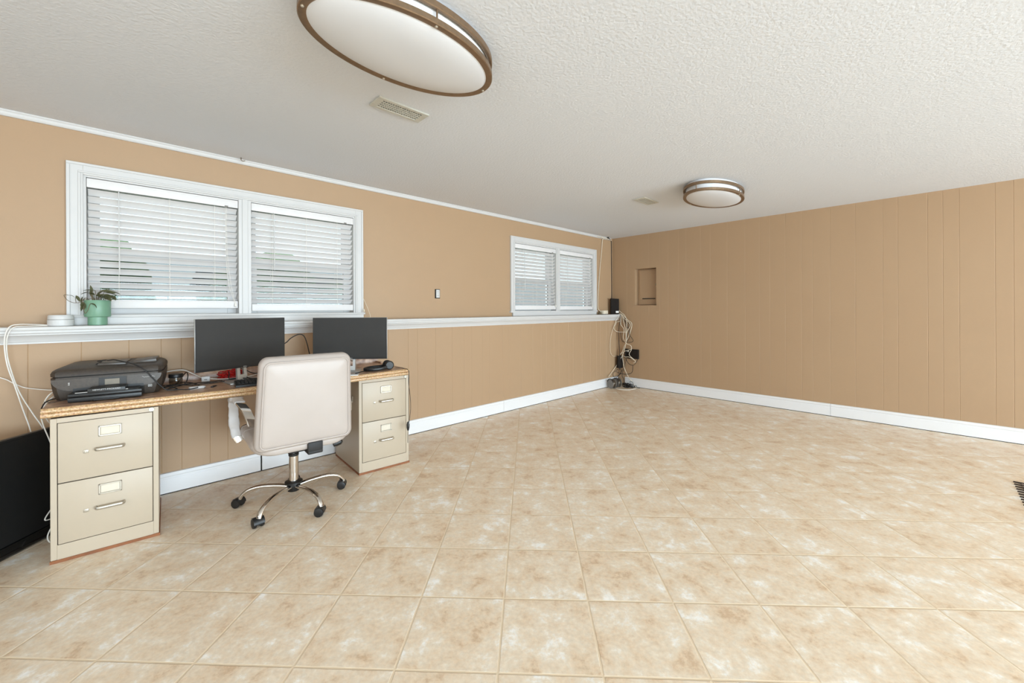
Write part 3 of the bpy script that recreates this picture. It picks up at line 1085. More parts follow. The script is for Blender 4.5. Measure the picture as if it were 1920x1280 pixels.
tag(obj('black_cable', bm, 'black_soft'), 'thin black cord curling over the left end of the desk beside the printer', 'cable')

# ------------------------------------------------------------------ monitors
def monitor(label, pl, pr_, z0, z1, bs, logo):
    a, b = Vector(pl), Vector(pr_)
    mid = (a + b) / 2
    wd = (b - a).length
    ang = math.atan2(b.y - a.y, b.x - a.x)
    t = thing('monitor', label, 'monitor', (mid.x, mid.y, DT - 0.006), ang, 'monitors on the desk')
    Z = lambda z: z - (DT - 0.006)
    bm = B()
    box(bm, -wd / 2, wd / 2, 0.004, 0.016, Z(z0), Z(z1), 0.002, 2)
    box(bm, -wd * 0.36, wd * 0.36, 0.016, 0.046, Z(z0) + 0.045, Z(z1) - 0.05, 0.012, 3)
    obj('housing', bm, 'silver', t)
    bm = B()
    box(bm, -wd / 2 + 0.0015, wd / 2 - 0.0015, 0.0, 0.005, Z(z0) + 0.0005, Z(z1) - 0.0015, 0.001, 1)
    bz = obj('bezel', bm, 'black', t)
    bm = B()
    box(bm, -wd / 2 + 0.005, wd / 2 - 0.005, -0.0006, 0.001, Z(z0) + 0.016, Z(z1) - 0.005)
    obj('screen', bm, 'screen', bz)
    if logo:
        bm = text_bm(logo, 0.0085, 0.0003)
        bmesh.ops.transform(bm, matrix=Matrix.Translation((0.006, -0.0006, Z(z0) + 0.005)) @ Matrix.Rotation(R(90), 4, 'X') @ Matrix.Scale(1.3, 4, (1, 0, 0)), verts=bm.verts)
        obj('lettering', bm, 'gold_text', bz)
    bm = B()
    # tapered stand column with a cable hole, leaning slightly
    yb, yt = 0.030, 0.048
    zt = Z(z0) + 0.14
    for (x0, x1) in ((-0.030, -0.012), (0.012, 0.030)):
        loft(bm, [[(x0, yb - 0.012, 0.008), (x1, yb - 0.012, 0.008), (x1, yb + 0.010, 0.008), (x0, yb + 0.010, 0.008)],
                  [(x0 * .9, yt + 0.000, zt), (x1 * .9, yt + 0.000, zt), (x1 * .9, yt + 0.014, zt), (x0 * .9, yt + 0.014, zt)]])
    loft(bm, [[(-0.013, yb - 0.012, 0.008), (0.013, yb - 0.012, 0.008), (0.013, yb + 0.010, 0.008), (-0.013, yb + 0.010, 0.008)],
              [(-0.013, yb - 0.0087, 0.040), (0.013, yb - 0.0087, 0.040), (0.013, yb + 0.0108, 0.040), (-0.013, yb + 0.0108, 0.040)]])
    loft(bm, [[(-0.013, 0.0395, 0.086), (0.013, 0.0395, 0.086), (0.013, 0.0500, 0.086), (-0.013, 0.0500, 0.086)],
              [(-0.012, yt, zt), (0.012, yt, zt), (0.012, yt + 0.014, zt), (-0.012, yt + 0.014, zt)]])
    obj('stand_column', bm, 'silver', t)
    bm = B()
    outl = [(-0.10 * bs, -0.085 * bs), (0.10 * bs, -0.085 * bs), (0.115 * bs, -0.075 * bs), (0.085 * bs, 0.085), (0.075 * bs, 0.095), (-0.075 * bs, 0.095), (-0.085 * bs, 0.085), (-0.115 * bs, -0.075 * bs)]
    loft(bm, [[(p[0], p[1], z_) for p in outl] for z_ in (0.0005, 0.006)] + [[(p[0] * .97, p[1] * .97, 0.0085) for p in outl]])
    obj('stand_base', bm, 'silver', t)
    return t
monitor('dark flat monitor left of the chair, in front of the red bundle', (-5.320, -0.416, 0), (-4.793, -0.244, 0), 0.816, 1.1385, 1.1, 'DELL')
monitor('dark flat monitor right of the chair, beside the headphones', (-4.615, -0.272, 0), (-4.197, -0.616, 0), 0.8215, 1.1335, 0.72, 'DELL')
bm = B()
tube(bm, [(-4.86, -0.12, 0.90), (-4.766, -0.15, 0.948), (-4.73, -0.15, 0.981), (-4.675, -0.15, 1.008), (-4.638, -0.15, 0.993), (-4.615, -0.15, 0.93), (-4.600, -0.15, 0.86), (-4.58, -0.15, 0.79), (-4.55, -0.16, 0.735)], 0.0035, 8, 8)
tag(obj('video_cable', bm, 'black_soft'), 'black cable arching up between the two monitors', 'cable')

# ------------------------------------------------------------------ keyboard, headphones, small things on the desk
kb = thing('keyboard', 'black keyboard on the desk half hidden behind the chair back', 'keyboard', (-5.145, -0.580, 0.7295), R(-5))
bm = B()
prism(bm, [(0.0, 0.0), (0.0, 0.010), (0.010, 0.014), (0.118, 0.026), (0.126, 0.022), (0.126, 0.0)], 'x', 0.0, 0.44)
obj('case', bm, 'black', kb)
bm = B()
for r_ in range(5):
    y_ = 0.016 + r_ * 0.020
    for c_ in range(22):
        x_ = 0.010 + c_ * 0.0192
        zz = 0.0145 + (y_ - 0.01) * 0.111
        box(bm, x_, x_ + 0.0165, y_, y_ + 0.0165, zz, zz + 0.006, 0.0015, 1)
obj('keys', bm, 'black_soft', kb)

hp = thing('headphones', 'black over-ear headphones lying at the right end of the desk', 'headphones', (-4.235, -0.535, DT - 0.003), R(-8))
bm = B()
pts = [(0.068, 0.050, 0.022), (0.03, 0.070, 0.016), (-0.04, 0.070, 0.013), (-0.088, 0.030, 0.012), (-0.092, -0.010, 0.012), (-0.06, -0.050, 0.014), (0.0, -0.062, 0.016), (0.055, -0.050, 0.022)]
sweep(bm, spline(pts, 8), circ(0.0065, 10, 0.013))
obj('headband', bm, 'black', hp)
for (yy, rot_) in ((0.030, 12), (-0.030, -12)):
    bm = B()
    mt_ = Matrix.Translation((0.082, yy, 0.0345)) @ Matrix.Rotation(R(rot_), 4, 'Z') @ Matrix.Rotation(R(90 if yy > 0 else -90), 4, 'X')
    lathe(bm, [(0.0, -0.014), (0.026, -0.014), (0.032, -0.009), (0.034, 0.0), (0.033, 0.006)], 24, mt_)
    cup = obj('ear_cup', bm, 'black', hp)
    bm = B()
    n_ = 24
    ring = [mt_ @ Vector((0.025 * math.cos(2 * PI * k / n_), 0.025 * math.sin(2 * PI * k / n_), 0.010)) for k in range(n_ + 1)]
    sweep(bm, ring, circ(0.0085, 8), caps=False)
    obj('ear_cushion', bm, 'black_soft', cup)
bm = B()
tube(bm, [(0.130, -0.03, 0.012), (0.165, 0.02, 0.006), (0.178, -0.03, 0.006), (0.176, -0.09, 0.006), (0.184, -0.125, 0.006), (0.190, -0.142, -0.006), (0.190, -0.146, -0.03), (0.190, -0.142, -0.10), (0.203, -0.14, -0.20), (0.206, -0.14, -0.30), (0.193, -0.14, -0.40), (0.185, -0.14, -0.44), (0.183, -0.14, -0.55)], 0.0018, 6, 8)
tube(bm, [(0.184, -0.120, 0.006), (0.192, -0.142, -0.006), (0.192, -0.146, -0.03), (0.192, -0.142, -0.20), (0.190, -0.14, -0.40), (0.186, -0.14, -0.44)], 0.0018, 6, 8)
cord = obj('cord', bm, 'black_soft', hp)
bm = B()
lathe(bm, [(0.0, -0.035), (0.006, -0.032), (0.011, -0.012), (0.012, 0.012), (0.006, 0.032), (0.0, 0.036)], 12, Matrix.Translation((0.185, -0.14, -0.425)))
obj('inline_control', bm, 'black', cord)

t = thing('glass_jar', 'small clear jar with a black lid standing behind the printer cables', 'jar', (-5.395, -0.215, DT - 0.004))
bm = B()
lathe(bm, [(0.0, 0.0), (0.030, 0.0), (0.033, 0.004), (0.034, 0.035), (0.031, 0.044), (0.031, 0.048), (0.029, 0.048), (0.029, 0.044), (0.031, 0.034), (0.030, 0.006), (0.0, 0.004)], 28)
obj('jar_body', bm, 'jar', t)
bm = B()
lathe(bm, [(0.0, 0.046), (0.035, 0.046), (0.036, 0.048), (0.036, 0.066), (0.034, 0.069), (0.0, 0.069)], 28)
obj('lid', bm, 'black', t)

t = thing('usb_charger', 'small white cube charger on the white cord left of the monitor stand', 'charger', (-5.243, -0.190, DT - 0.006), R(-12))
bm = B()
box(bm, -0.022, 0.022, -0.014, 0.014, 0.0, 0.034, 0.003, 2)
obj('body', bm, 'plastic_white', t)
bm = B()
box(bm, -0.008, 0.008, -0.0146, -0.0135, 0.012, 0.018)
obj('port', bm, 'grey_plastic', t)
bm = B()
tube(bm, [(-5.47, -0.055, 0.790), (-5.40, -0.060, 0.802), (-5.345, -0.065, 0.801), (-5.30, -0.085, 0.775), (-5.262, -0.15, 0.752), (-5.225, -0.185, 0.745), (-5.16, -0.205, 0.737), (-5.09, -0.222, 0.737), (-5.02, -0.215, 0.738), (-4.95, -0.17, 0.742), (-4.89, -0.13, 0.745)], 0.0034, 8, 8)
tag(obj('white_cable', bm, 'cord_white'), 'long white cord lying along the back of the desk behind the left monitor stand', 'cable')
t = thing('power_adapter', 'flat white bar-shaped adapter lying near the desk front left of the keyboard', 'adapter', (-5.318, -0.452, DT - 0.007), R(10))
bm = B()
box(bm, -0.036, 0.036, -0.013, 0.013, 0.0, 0.015, 0.004, 2)
obj('body', bm, 'plastic_white', t)
bm = B()
box(bm, 0.036, 0.043, -0.008, 0.008, 0.003, 0.013, 0.002, 1)
obj('plug', bm, 'silver', t)
t = thing('usb_stick', 'little dark USB stick with a metal tip lying left of the keyboard', 'usb stick', (-5.233, -0.440, DT - 0.008), R(62))
bm = B()
box(bm, -0.028, 0.014, -0.008, 0.008, 0.0, 0.008, 0.0025, 2)
obj('body', bm, 'black', t)
bm = B()
box(bm, 0.014, 0.026, -0.006, 0.006, 0.002, 0.0065, 0.0005, 1)
obj('connector', bm, 'steel', t)

# crumpled red mesh bundle
bm = B()
rnd = random.Random(3)
for k in range(26):
    p = []
    x, y, z = rnd.uniform(-0.07, 0.06), rnd.uniform(-0.035, 0.035), rnd.uniform(0.004, 0.035)
    for q in range(7):
        p.append((x, y, z))
        x = min(max(x + rnd.uniform(-0.035, 0.035), -0.078), 0.075)
        y = min(max(y + rnd.uniform(-0.025, 0.025), -0.04), 0.04)
        z = min(max(z + rnd.uniform(-0.02, 0.02), 0.0042), 0.062 - abs(x) * 0.35)
    tube(bm, p, 0.0036, 6, 5)
for k in range(3):
    lathe(bm, [(0.0, 0.0), (0.05, 0.0), (0.046, 0.018), (0.02, 0.036), (0.0, 0.038)], 14, Matrix.Translation((-0.03 + 0.03 * k, 0.0, 0.001)) @ Matrix.Scale(0.75, 4))
o = obj('red_ribbon_bundle', bm, 'red', loc=(-5.088, -0.125, DT - 0.007))
tag(o, 'tangled bright red ribbon bundle on the desk behind the left monitor stand', 'ribbon')

CB = 'black cables lying on the desk'
zz = 0.738
def dcable(name, pts, label, r=0.003, mt_='black_soft', group=CB):
    bm = B()
    tube(bm, pts, r, 8, 8)
    return tag(obj(name, bm, mt_), label, 'cable', group)
dcable('black_cable', [(-5.455, -0.30, zz), (-5.40, -0.24, zz), (-5.37, -0.145, zz + .01), (-5.352, -0.10, zz + .03), (-5.335, -0.13, zz + .055), (-5.335, -0.19, zz + .03), (-5.36, -0.27, zz), (-5.43, -0.36, zz), (-5.44, -0.40, zz)], 'black cable looping up beside the clear jar')
dcable('black_cable', [(-5.455, -0.235, zz), (-5.38, -0.27, zz), (-5.30, -0.26, zz - .002), (-5.24, -0.275, zz - .003), (-5.18, -0.245, zz - .004), (-5.12, -0.28, zz + .002), (-5.07, -0.245, zz + .004)], 'black cable running from behind the printer toward the left monitor stand')
dcable('black_cable', [(-5.46, -0.34, zz), (-5.40, -0.30, zz + .004), (-5.33, -0.33, zz - .001), (-5.27, -0.325, zz - .002), (-5.215, -0.32, zz - .003), (-5.165, -0.345, zz + .004)], 'black cable lying straight between the printer and the left monitor base')
dcable('black_cable', [(-5.455, -0.42, zz), (-5.42, -0.40, zz + .004), (-5.405, -0.43, zz), (-5.425, -0.455, zz), (-5.45, -0.45, zz)], 'short black cable curl at the right front foot of the printer')
dcable('black_cable', [(-5.06, -0.235, 0.80), (-5.03, -0.215, 0.785), (-4.985, -0.20, 0.758), (-4.93, -0.22, 0.745), (-4.88, -0.24, 0.742)], 'black cable sloping down right of the left monitor stand')
dcable('black_cable', [(-5.03, -0.20, 0.787), (-5.005, -0.17, 0.80), (-4.965, -0.15, 0.805), (-4.925, -0.15, 0.795), (-4.89, -0.16, 0.768)], 'black cable arching against the desk backsplash right of the left monitor stand')
dcable('black_cable', [(-5.045, -0.25, 0.775), (-5.04, -0.29, 0.752), (-5.02, -0.335, 0.7405), (-4.96, -0.36, 0.7405), (-4.90, -0.36, 0.7405)], 'black cable dropping onto the left monitor base behind the keyboard')
dcable('black_cable', [(-5.115, -0.165, zz + .04), (-5.118, -0.195, zz + .02), (-5.123, -0.215, zz - .001), (-5.105, -0.26, zz + .003), (-5.07, -0.30, zz + .006), (-5.03, -0.34, zz + .006)], 'black cable in front of the red ribbon bundle')
dcable('black_cable', [(-4.39, -0.36, 0.83), (-4.36, -0.345, 0.80), (-4.335, -0.32, 0.795), (-4.31, -0.30, 0.82)], 'short black cable hanging under the right monitor')
t = thing('paper_pad', 'white paper sheets on the desk in front of the right monitor stand', 'paper', (-4.485, -0.600, DT - 0.006), R(-30))
bm = B()
box(bm, -0.07, 0.07, -0.035, 0.035, 0.0, 0.004)
obj('bottom_sheets', bm, 'paper', t)
bm = B()
box(bm, -0.065, 0.068, -0.030, 0.036, 0.004, 0.006, 0, 1, Matrix.Rotation(R(5), 4, 'Z'))
obj('top_sheet', bm, 'plastic_white', t)
dcable('pen', [(-4.435, -0.612, 0.7385), (-4.40, -0.588, 0.7385), (-4.34, -0.547, 0.7385)], 'black pen lying between the papers and the headphones', 0.0035, 'black', None)['category'] = 'pen'

# ------------------------------------------------------------------ office chair
ch = thing('office_chair', 'white leatherette swivel office chair on a chrome five-star base', 'chair', (-4.868, -0.712, 0.0), R(-3))
bm = B()
lathe(bm, [(0.0, 0.076), (0.034, 0.076), (0.038, 0.082), (0.038, 0.118), (0.050, 0.122), (0.050, 0.132), (0.030, 0.138), (0.0, 0.138)], 28)
hub = obj('hub', bm, 'black', ch)
bm = B()
lathe(bm, [(0.0, 0.130), (0.0265, 0.130), (0.0265, 0.296), (0.0, 0.296)], 28)
lathe(bm, [(0.0, 0.29), (0.0145, 0.29), (0.0145, 0.36), (0.0, 0.36)], 20)
col = obj('gas_column', bm, 'chrome', ch)
bm = B()
lathe(bm, [(0.0, 0.290), (0.028, 0.290), (0.029, 0.294), (0.029, 0.303), (0.024, 0.307), (0.0, 0.307)], 24)
obj('collar', bm, 'black', col)
base_angles = [151, 223, 286, 0, 76]
cast_rot = [40, 10, 60, 65, 30]
for ang, cr in zip(base_angles, cast_rot):
    Rm = Matrix.Rotation(R(ang), 4, 'Z')
    bm = B()
    pts = [(0.030, 0, 0.104), (0.09, 0, 0.112), (0.16, 0, 0.115), (0.215, 0, 0.110), (0.258, 0, 0.096), (0.286, 0, 0.074), (0.300, 0, 0.050)]
    pts = [Rm @ Vector(p) for p in pts]
    sweep(bm, spline(pts, 6), [(0.0152 * math.cos(2 * PI * k / 14), 0.0118 * math.sin(2 * PI * k / 14)) for k in range(14)])
    leg = obj('leg', bm, 'chrome', ch, sharp=60)
    bm = B()
    Cm = Matrix.Translation(Rm @ Vector((0.300, 0, 0))) @ Matrix.Rotation(R(cr), 4, 'Z')
    RY = Matrix.Rotation(R(90), 4, 'Y')
    for sx in (-1, 1):
        wh = Cm @ Matrix.Translation((sx * 0.0185, 0.012, 0.0265)) @ RY
        lathe(bm, [(0.0, -0.010), (0.018, -0.010), (0.025, -0.008), (0.0265, -0.003), (0.0265, 0.003), (0.025, 0.008), (0.018, 0.010), (0.0, 0.010)], 24, wh)
    lathe(bm, [(0.0, -0.006), (0.012, -0.006), (0.012, 0.006), (0.0, 0.006)], 16, Cm @ Matrix.Translation((0, 0.012, 0.0265)) @ RY)
    # hood over the wheels
    prof = [(0.012 + 0.0285 * math.cos(R(a_)), 0.0265 + 0.0285 * math.sin(R(a_))) for a_ in range(0, 200, 15)] + [(-0.012, 0.020), (-0.006, 0.030), (0.012, 0.036), (0.030, 0.0265)]
    prism(bm, prof, 'x', -0.0095, 0.0095, Cm)
    arc = [(0.012 + rr_ * math.cos(R(a_)), 0.0265 + rr_ * math.sin(R(a_))) for rr_, rng in ((0.0300, range(60, 186, 15)), (0.0275, range(180, 54, -15))) for a_ in rng]
    prism(bm, arc, 'x', -0.0275, 0.0275, Cm)
    lathe(bm, [(0.0, 0.04), (0.009, 0.04), (0.009, 0.062), (0.0, 0.062)], 14, Cm)
    obj('caster', bm, 'black', leg)
# mechanism under the seat
bm = B()
box(bm, -0.06, 0.075, -0.14, 0.12, 0.345, 0.392, 0.008, 2)
box(bm, 0.005, 0.085, -0.312, -0.29, 0.385, 0.440, 0.006, 2)
box(bm, 0.005, 0.085, -0.312, -0.12, 0.372, 0.392, 0.006, 2)
mech = obj('tilt_mechanism', bm, 'black_soft', ch)
bm = B()
tube(bm, [(0.05, -0.05, 0.358), (0.15, -0.05, 0.352), (0.225, -0.055, 0.337)], 0.005, 8, 6)
lathe(bm, [(0.0, -0.030), (0.016, -0.028), (0.021, -0.010), (0.021, 0.016), (0.012, 0.028), (0.0, 0.030)], 16, Matrix.Translation((0.245, -0.058, 0.331)) @ Matrix.Rotation(R(75), 4, 'Y'))
obj('lever', bm, 'black', mech)
# seat cushion: its rear runs under the backrest
def ringz(pts2, z):
    return [(p[0], p[1], z) for p in pts2]
bm = B()
sx = 0.52
rows = []
for f_, yr, yf, z in ((0.55, -0.20, 0.20, 0.386), (0.68, -0.255, 0.215, 0.391), (0.80, -0.285, 0.230, 0.400), (0.90, -0.293, 0.240, 0.412), (0.965, -0.293, 0.247, 0.428), (1.0, -0.288, 0.250, 0.450), (0.995, -0.285, 0.249, 0.466), (0.965, -0.27, 0.242, 0.479), (0.90, -0.25, 0.228, 0.487), (0.70, -0.2, 0.18, 0.491), (0.3, -0.1, 0.1, 0.492)):
    rows.append(ringz(rrect(sx * f_, yf - yr, 0.09 * f_, 6, 0, (yf + yr) / 2), z))
loft(bm, rows)
seat = obj('seat', bm, 'leather', ch, sharp=70)
bm = B()
for yy in (0.03, 0.14):
    tube(bm, [(-0.255, yy, 0.472), (-0.235, yy, 0.4875), (-0.1, yy, 0.4925), (0.1, yy, 0.4925), (0.235, yy, 0.4875), (0.255, yy, 0.472)], 0.0022, 6, 5)
obj('stitching', bm, 'leather', seat)
# backrest: padded panel, slightly wider at the bottom, leaning back
Wt, Wb, Hb = 0.462, 0.505, 0.512
def back_ring(ins, y):
    pts2 = rrect(1.0, 1.0, 0.12, 8)
    out = []
    rr_ = 0.045
    base = rrect(Wb - 2 * ins, Hb - 2 * ins, max(rr_ - ins * 0.6, 0.01), 8)
    for (x_, z_) in base:
        f_ = (z_ + Hb / 2) / Hb
        sc_ = 1 + (Wt / Wb - 1) * f_
        bulge = 0.006 * math.sin(PI * min(max(f_, 0), 1))
        out.append((x_ * sc_ + (bulge if x_ > 0 else -bulge), y, z_))
    return out
LE = Matrix.Translation((0, -0.272, 0.430)) @ Matrix.Rotation(R(5.5), 4, 'X') @ Matrix.Translation((0, 0, Hb / 2))
bm = B()
loft(bm, [back_ring(0.20, -0.052), back_ring(0.10, -0.050), back_ring(0.045, -0.046), back_ring(0.028, -0.041), back_ring(0.022, -0.036), back_ring(0.008, -0.030), back_ring(0.0, -0.014), back_ring(0.0, 0.014), back_ring(0.008, 0.030), back_ring(0.025, 0.038), back_ring(0.06, 0.042), back_ring(0.20, 0.044)], LE)
back = obj('backrest', bm, 'leather', ch, sharp=75)
bm = B()
rp = [LE @ Vector(p) for p in back_ring(0.024, -0.0425)]
rp.append(rp[0])
sweep(bm, rp, circ(0.0042, 8), caps=False)
obj('piping', bm, 'leather', back)
# armrests: flat chrome loops with white sleeves
for s in (-1, 1):
    path = [(s * 0.262, 0.135, 0.402), (s * 0.280, 0.142, 0.44), (s * 0.290, 0.148, 0.52), (s * 0.292, 0.146, 0.60), (s * 0.291, 0.122, 0.650), (s * 0.289, 0.075, 0.668), (s * 0.286, 0.0, 0.668), (s * 0.279, -0.09, 0.658), (s * 0.268, -0.165, 0.638), (s * 0.258, -0.212, 0.606), (s * 0.250, -0.236, 0.570)]
    sp_ = spline(path, 6)
    bm = B()
    pr2 = rrect(0.046, 0.012, 0.004, 3)
    sweep(bm, sp_, pr2, up0=(0, -1, 0))
    arm = obj('armrest', bm, 'chrome', ch, sharp=40)
    sl = sp_[5:40]
    bm = B()
    rnd = random.Random(5 + s)
    scales = [1.0 + (0.10 * rnd.uniform(-1, 1)) + (0.28 if 20 <= k <= 27 else 0) for k in range(len(sl))]
    scales[0] = scales[-1] = 0.95
    sweep(bm, sl, rrect(0.053, 0.020, 0.007, 3), up0=(0, -1, 0), scales=scales)
    obj('arm_sleeve', bm, 'pad', arm, sharp=60)

# ------------------------------------------------------------------ television standing on the floor
tdir = Vector((0.626, 0.780, 0))
tv = thing('television', 'black flat-screen television standing on the floor left of the filing cabinet', 'television', (-5.878, -0.172, 0.0), math.atan2(tdir.y, tdir.x))
TW, TH = 0.97, 0.565
LEAN = Matrix.Rotation(R(-2.0), 4, 'X')
bm = B()
box(bm, -TW, 0.0, 0.006, 0.034, 0.0, TH, 0.004, 2, LEAN)
box(bm, -TW * 0.86, -TW * 0.14, 0.034, 0.055, 0.06, TH * 0.7, 0.015, 3, LEAN)
obj('housing', bm, 'black', tv)
bm = B()
box(bm, -TW, 0.0, 0.0, 0.007, TH - 0.010, TH, 0.002, 1, LEAN)
box(bm, -TW, -TW + 0.010, 0.0, 0.007, 0.05, TH - 0.01, 0.002, 1, LEAN)
box(bm, -0.010, 0.0, 0.0, 0.007, 0.05, TH - 0.01, 0.002, 1, LEAN)
obj('bezel', bm, 'black', tv)
bm = B()
prism(bm, [(0.008, 0.002), (-0.010, 0.004), (-0.016, 0.012), (-0.016, 0.040), (-0.010, 0.052), (0.0, 0.058), (0.008, 0.058)], 'x', -TW, 0.0, LEAN)
obj('bottom_bezel', bm, 'tv_gloss', tv)
bm = B()
box(bm, -TW + 0.009, -0.009, 0.002, 0.0065, 0.058, TH - 0.009, 0, 1, LEAN)
obj('screen', bm, 'tv', tv)

WC = 'white cables by the television'
def wcable(pts, label, r=0.0028, mt_='cord_white', group=WC):
    bm = B()
    tube(bm, pts, r, 8, 8)
    return tag(obj('white_cable', bm, mt_), label, 'cable', group)
wcable([(-5.935, 0.0, 1.112), (-5.986, -0.05, 1.118), (-6.032, -0.08, 1.120), (-6.063, -0.09, 1.108), (-6.079, -0.09, 1.055), (-6.079, -0.088, 0.976), (-6.069, -0.086, 0.891), (-6.046, -0.086, 0.79), (-6.021, -0.086, 0.672), (-5.997, -0.088, 0.567), (-5.984, -0.09, 0.484), (-5.975, -0.09, 0.36)], 'white cable from the white disc router, outer one over the ledge at the left')
wcable([(-5.935, -0.01, 1.1095), (-6.005, -0.05, 1.1095), (-6.052, -0.078, 1.104), (-6.072, -0.081, 1.054), (-6.074, -0.079, 0.976), (-6.063, -0.078, 0.891), (-6.033, -0.076, 0.759), (-5.987, -0.076, 0.637), (-5.954, -0.074, 0.558), (-5.938, -0.07, 0.491), (-5.930, -0.06, 0.38)], 'white cable from the white disc router, inner one running down to the desk end')
wcable([(-6.25, -0.015, 0.90), (-6.105, -0.02, 0.837), (-6.06, -0.02, 0.802), (-6.023, -0.02, 0.774), (-5.975, -0.022, 0.758), (-5.922, -0.028, 0.746), (-5.88, -0.045, 0.742)], 'thin white cable running from the left edge to behind the printer', 0.0025)
wcable([(-5.862, -0.20, 0.770), (-5.895, -0.28, 0.768), (-5.918, -0.30, 0.738), (-5.931, -0.30, 0.685), (-5.936, -0.28, 0.639), (-5.928, -0.26, 0.583), (-5.918, -0.240, 0.534), (-5.900, -0.215, 0.45)], 'white cable bending down over the left end of the desk')
wcable([(-5.866, -0.26, 0.755), (-5.893, -0.34, 0.748), (-5.914, -0.37, 0.720), (-5.921, -0.37, 0.685), (-5.91, -0.30, 0.62), (-5.90, -0.2, 0.58)], 'second white cable tucked inside the bend at the left end of the desk', 0.0026)
wcable([(-5.885, -0.20, 0.155), (-5.905, -0.25, 0.150), (-5.925, -0.285, 0.115), (-5.908, -0.27, 0.105), (-5.888, -0.24, 0.11)], 'white cable loop between the television and the cabinet, upper loop', 0.003)
wcable([(-5.880, -0.27, 0.085), (-5.900, -0.315, 0.075), (-5.912, -0.33, 0.04), (-5.904, -0.335, 0.010), (-5.888, -0.31, 0.008)], 'white cable loop between the television and the cabinet, lowest loop on the floor', 0.003)

# ------------------------------------------------------------------ things on the ledge at the left
t = thing('router', 'round white disc-shaped router on the ledge left of the green plant pot', 'router', (-5.888, 0.005, ZL + 0.0005))
bm = B()
lathe(bm, [(0.0, 0.0), (0.050, 0.0), (0.053, 0.003), (0.0535, 0.008), (0.0535, 0.034), (0.052, 0.036)], 48)
obj('lower_shell', bm, 'plastic_white', t)
bm = B()
lathe(bm, [(0.050, 0.035), (0.050, 0.039)], 48)
obj('seam', bm, 'grey_plastic', t)
bm = B()
lathe(bm, [(0.052, 0.038), (0.0525, 0.040), (0.051, 0.058), (0.048, 0.0625), (0.0, 0.064)], 48)
obj('top_shell', bm, 'plastic_white', t)

pl = thing('potted_plant', 'trailing houseplant in a stepped sage green pot on the ledge', 'plant', (-5.740, 0.004, ZL + 0.0005))
bm = B()
lathe(bm, [(0.0, 0.0), (0.040, 0.0), (0.0425, 0.003), (0.0425, 0.048), (0.056, 0.051), (0.0575, 0.054), (0.0575, 0.147), (0.0565, 0.149), (0.0535, 0.149), (0.0525, 0.146), (0.0525, 0.060), (0.0, 0.058)], 48)
obj('pot', bm, 'pot', pl)
bm = B()
lathe(bm, [(0.0525, 0.125), (0.03, 0.131), (0.0, 0.133)], 24)
obj('soil', bm, 'soil', pl)
def leaf(bm, p, d, ln, wd, droop=0.5, twist=0.0):
    """pointed leaf starting at p, growing along d and drooping"""
    d = Vector(d).normalized()
    side = d.cross(Vector((0, 0, 1)))
    if side.length < 0.1:
        side = Vector((1, 0, 0))
    side.normalize()
    side = Matrix.Rotation(twist, 3, d) @ side
    n = 7
    rows = []
    q = Vector(p)
    for k in range(n + 1):
        f_ = k / n
        wv = wd * math.sin(PI * min(f_ * 0.93 + 0.05, 1)) ** 0.8 * (1 - 0.25 * f_) * 0.5
        nrm = side.cross(d).normalized()
        rows.append([bm.verts.new(q - side * wv + nrm * wv * 0.35), bm.verts.new(q), bm.verts.new(q + side * wv + nrm * wv * 0.35)])
        d = (d + Vector((0, 0, -droop / n))).normalized()
        q = q + d * (ln / n)
    for k in range(n):
        for j in (0, 1):
            bm.faces.new((rows[k][j], rows[k][j + 1], rows[k + 1][j + 1], rows[k + 1][j]))
stems = B()
leaves = B()
Zr = 0.149
def tend(pts, r=0.0014):
    tube(stems, pts, r, 6, 6)
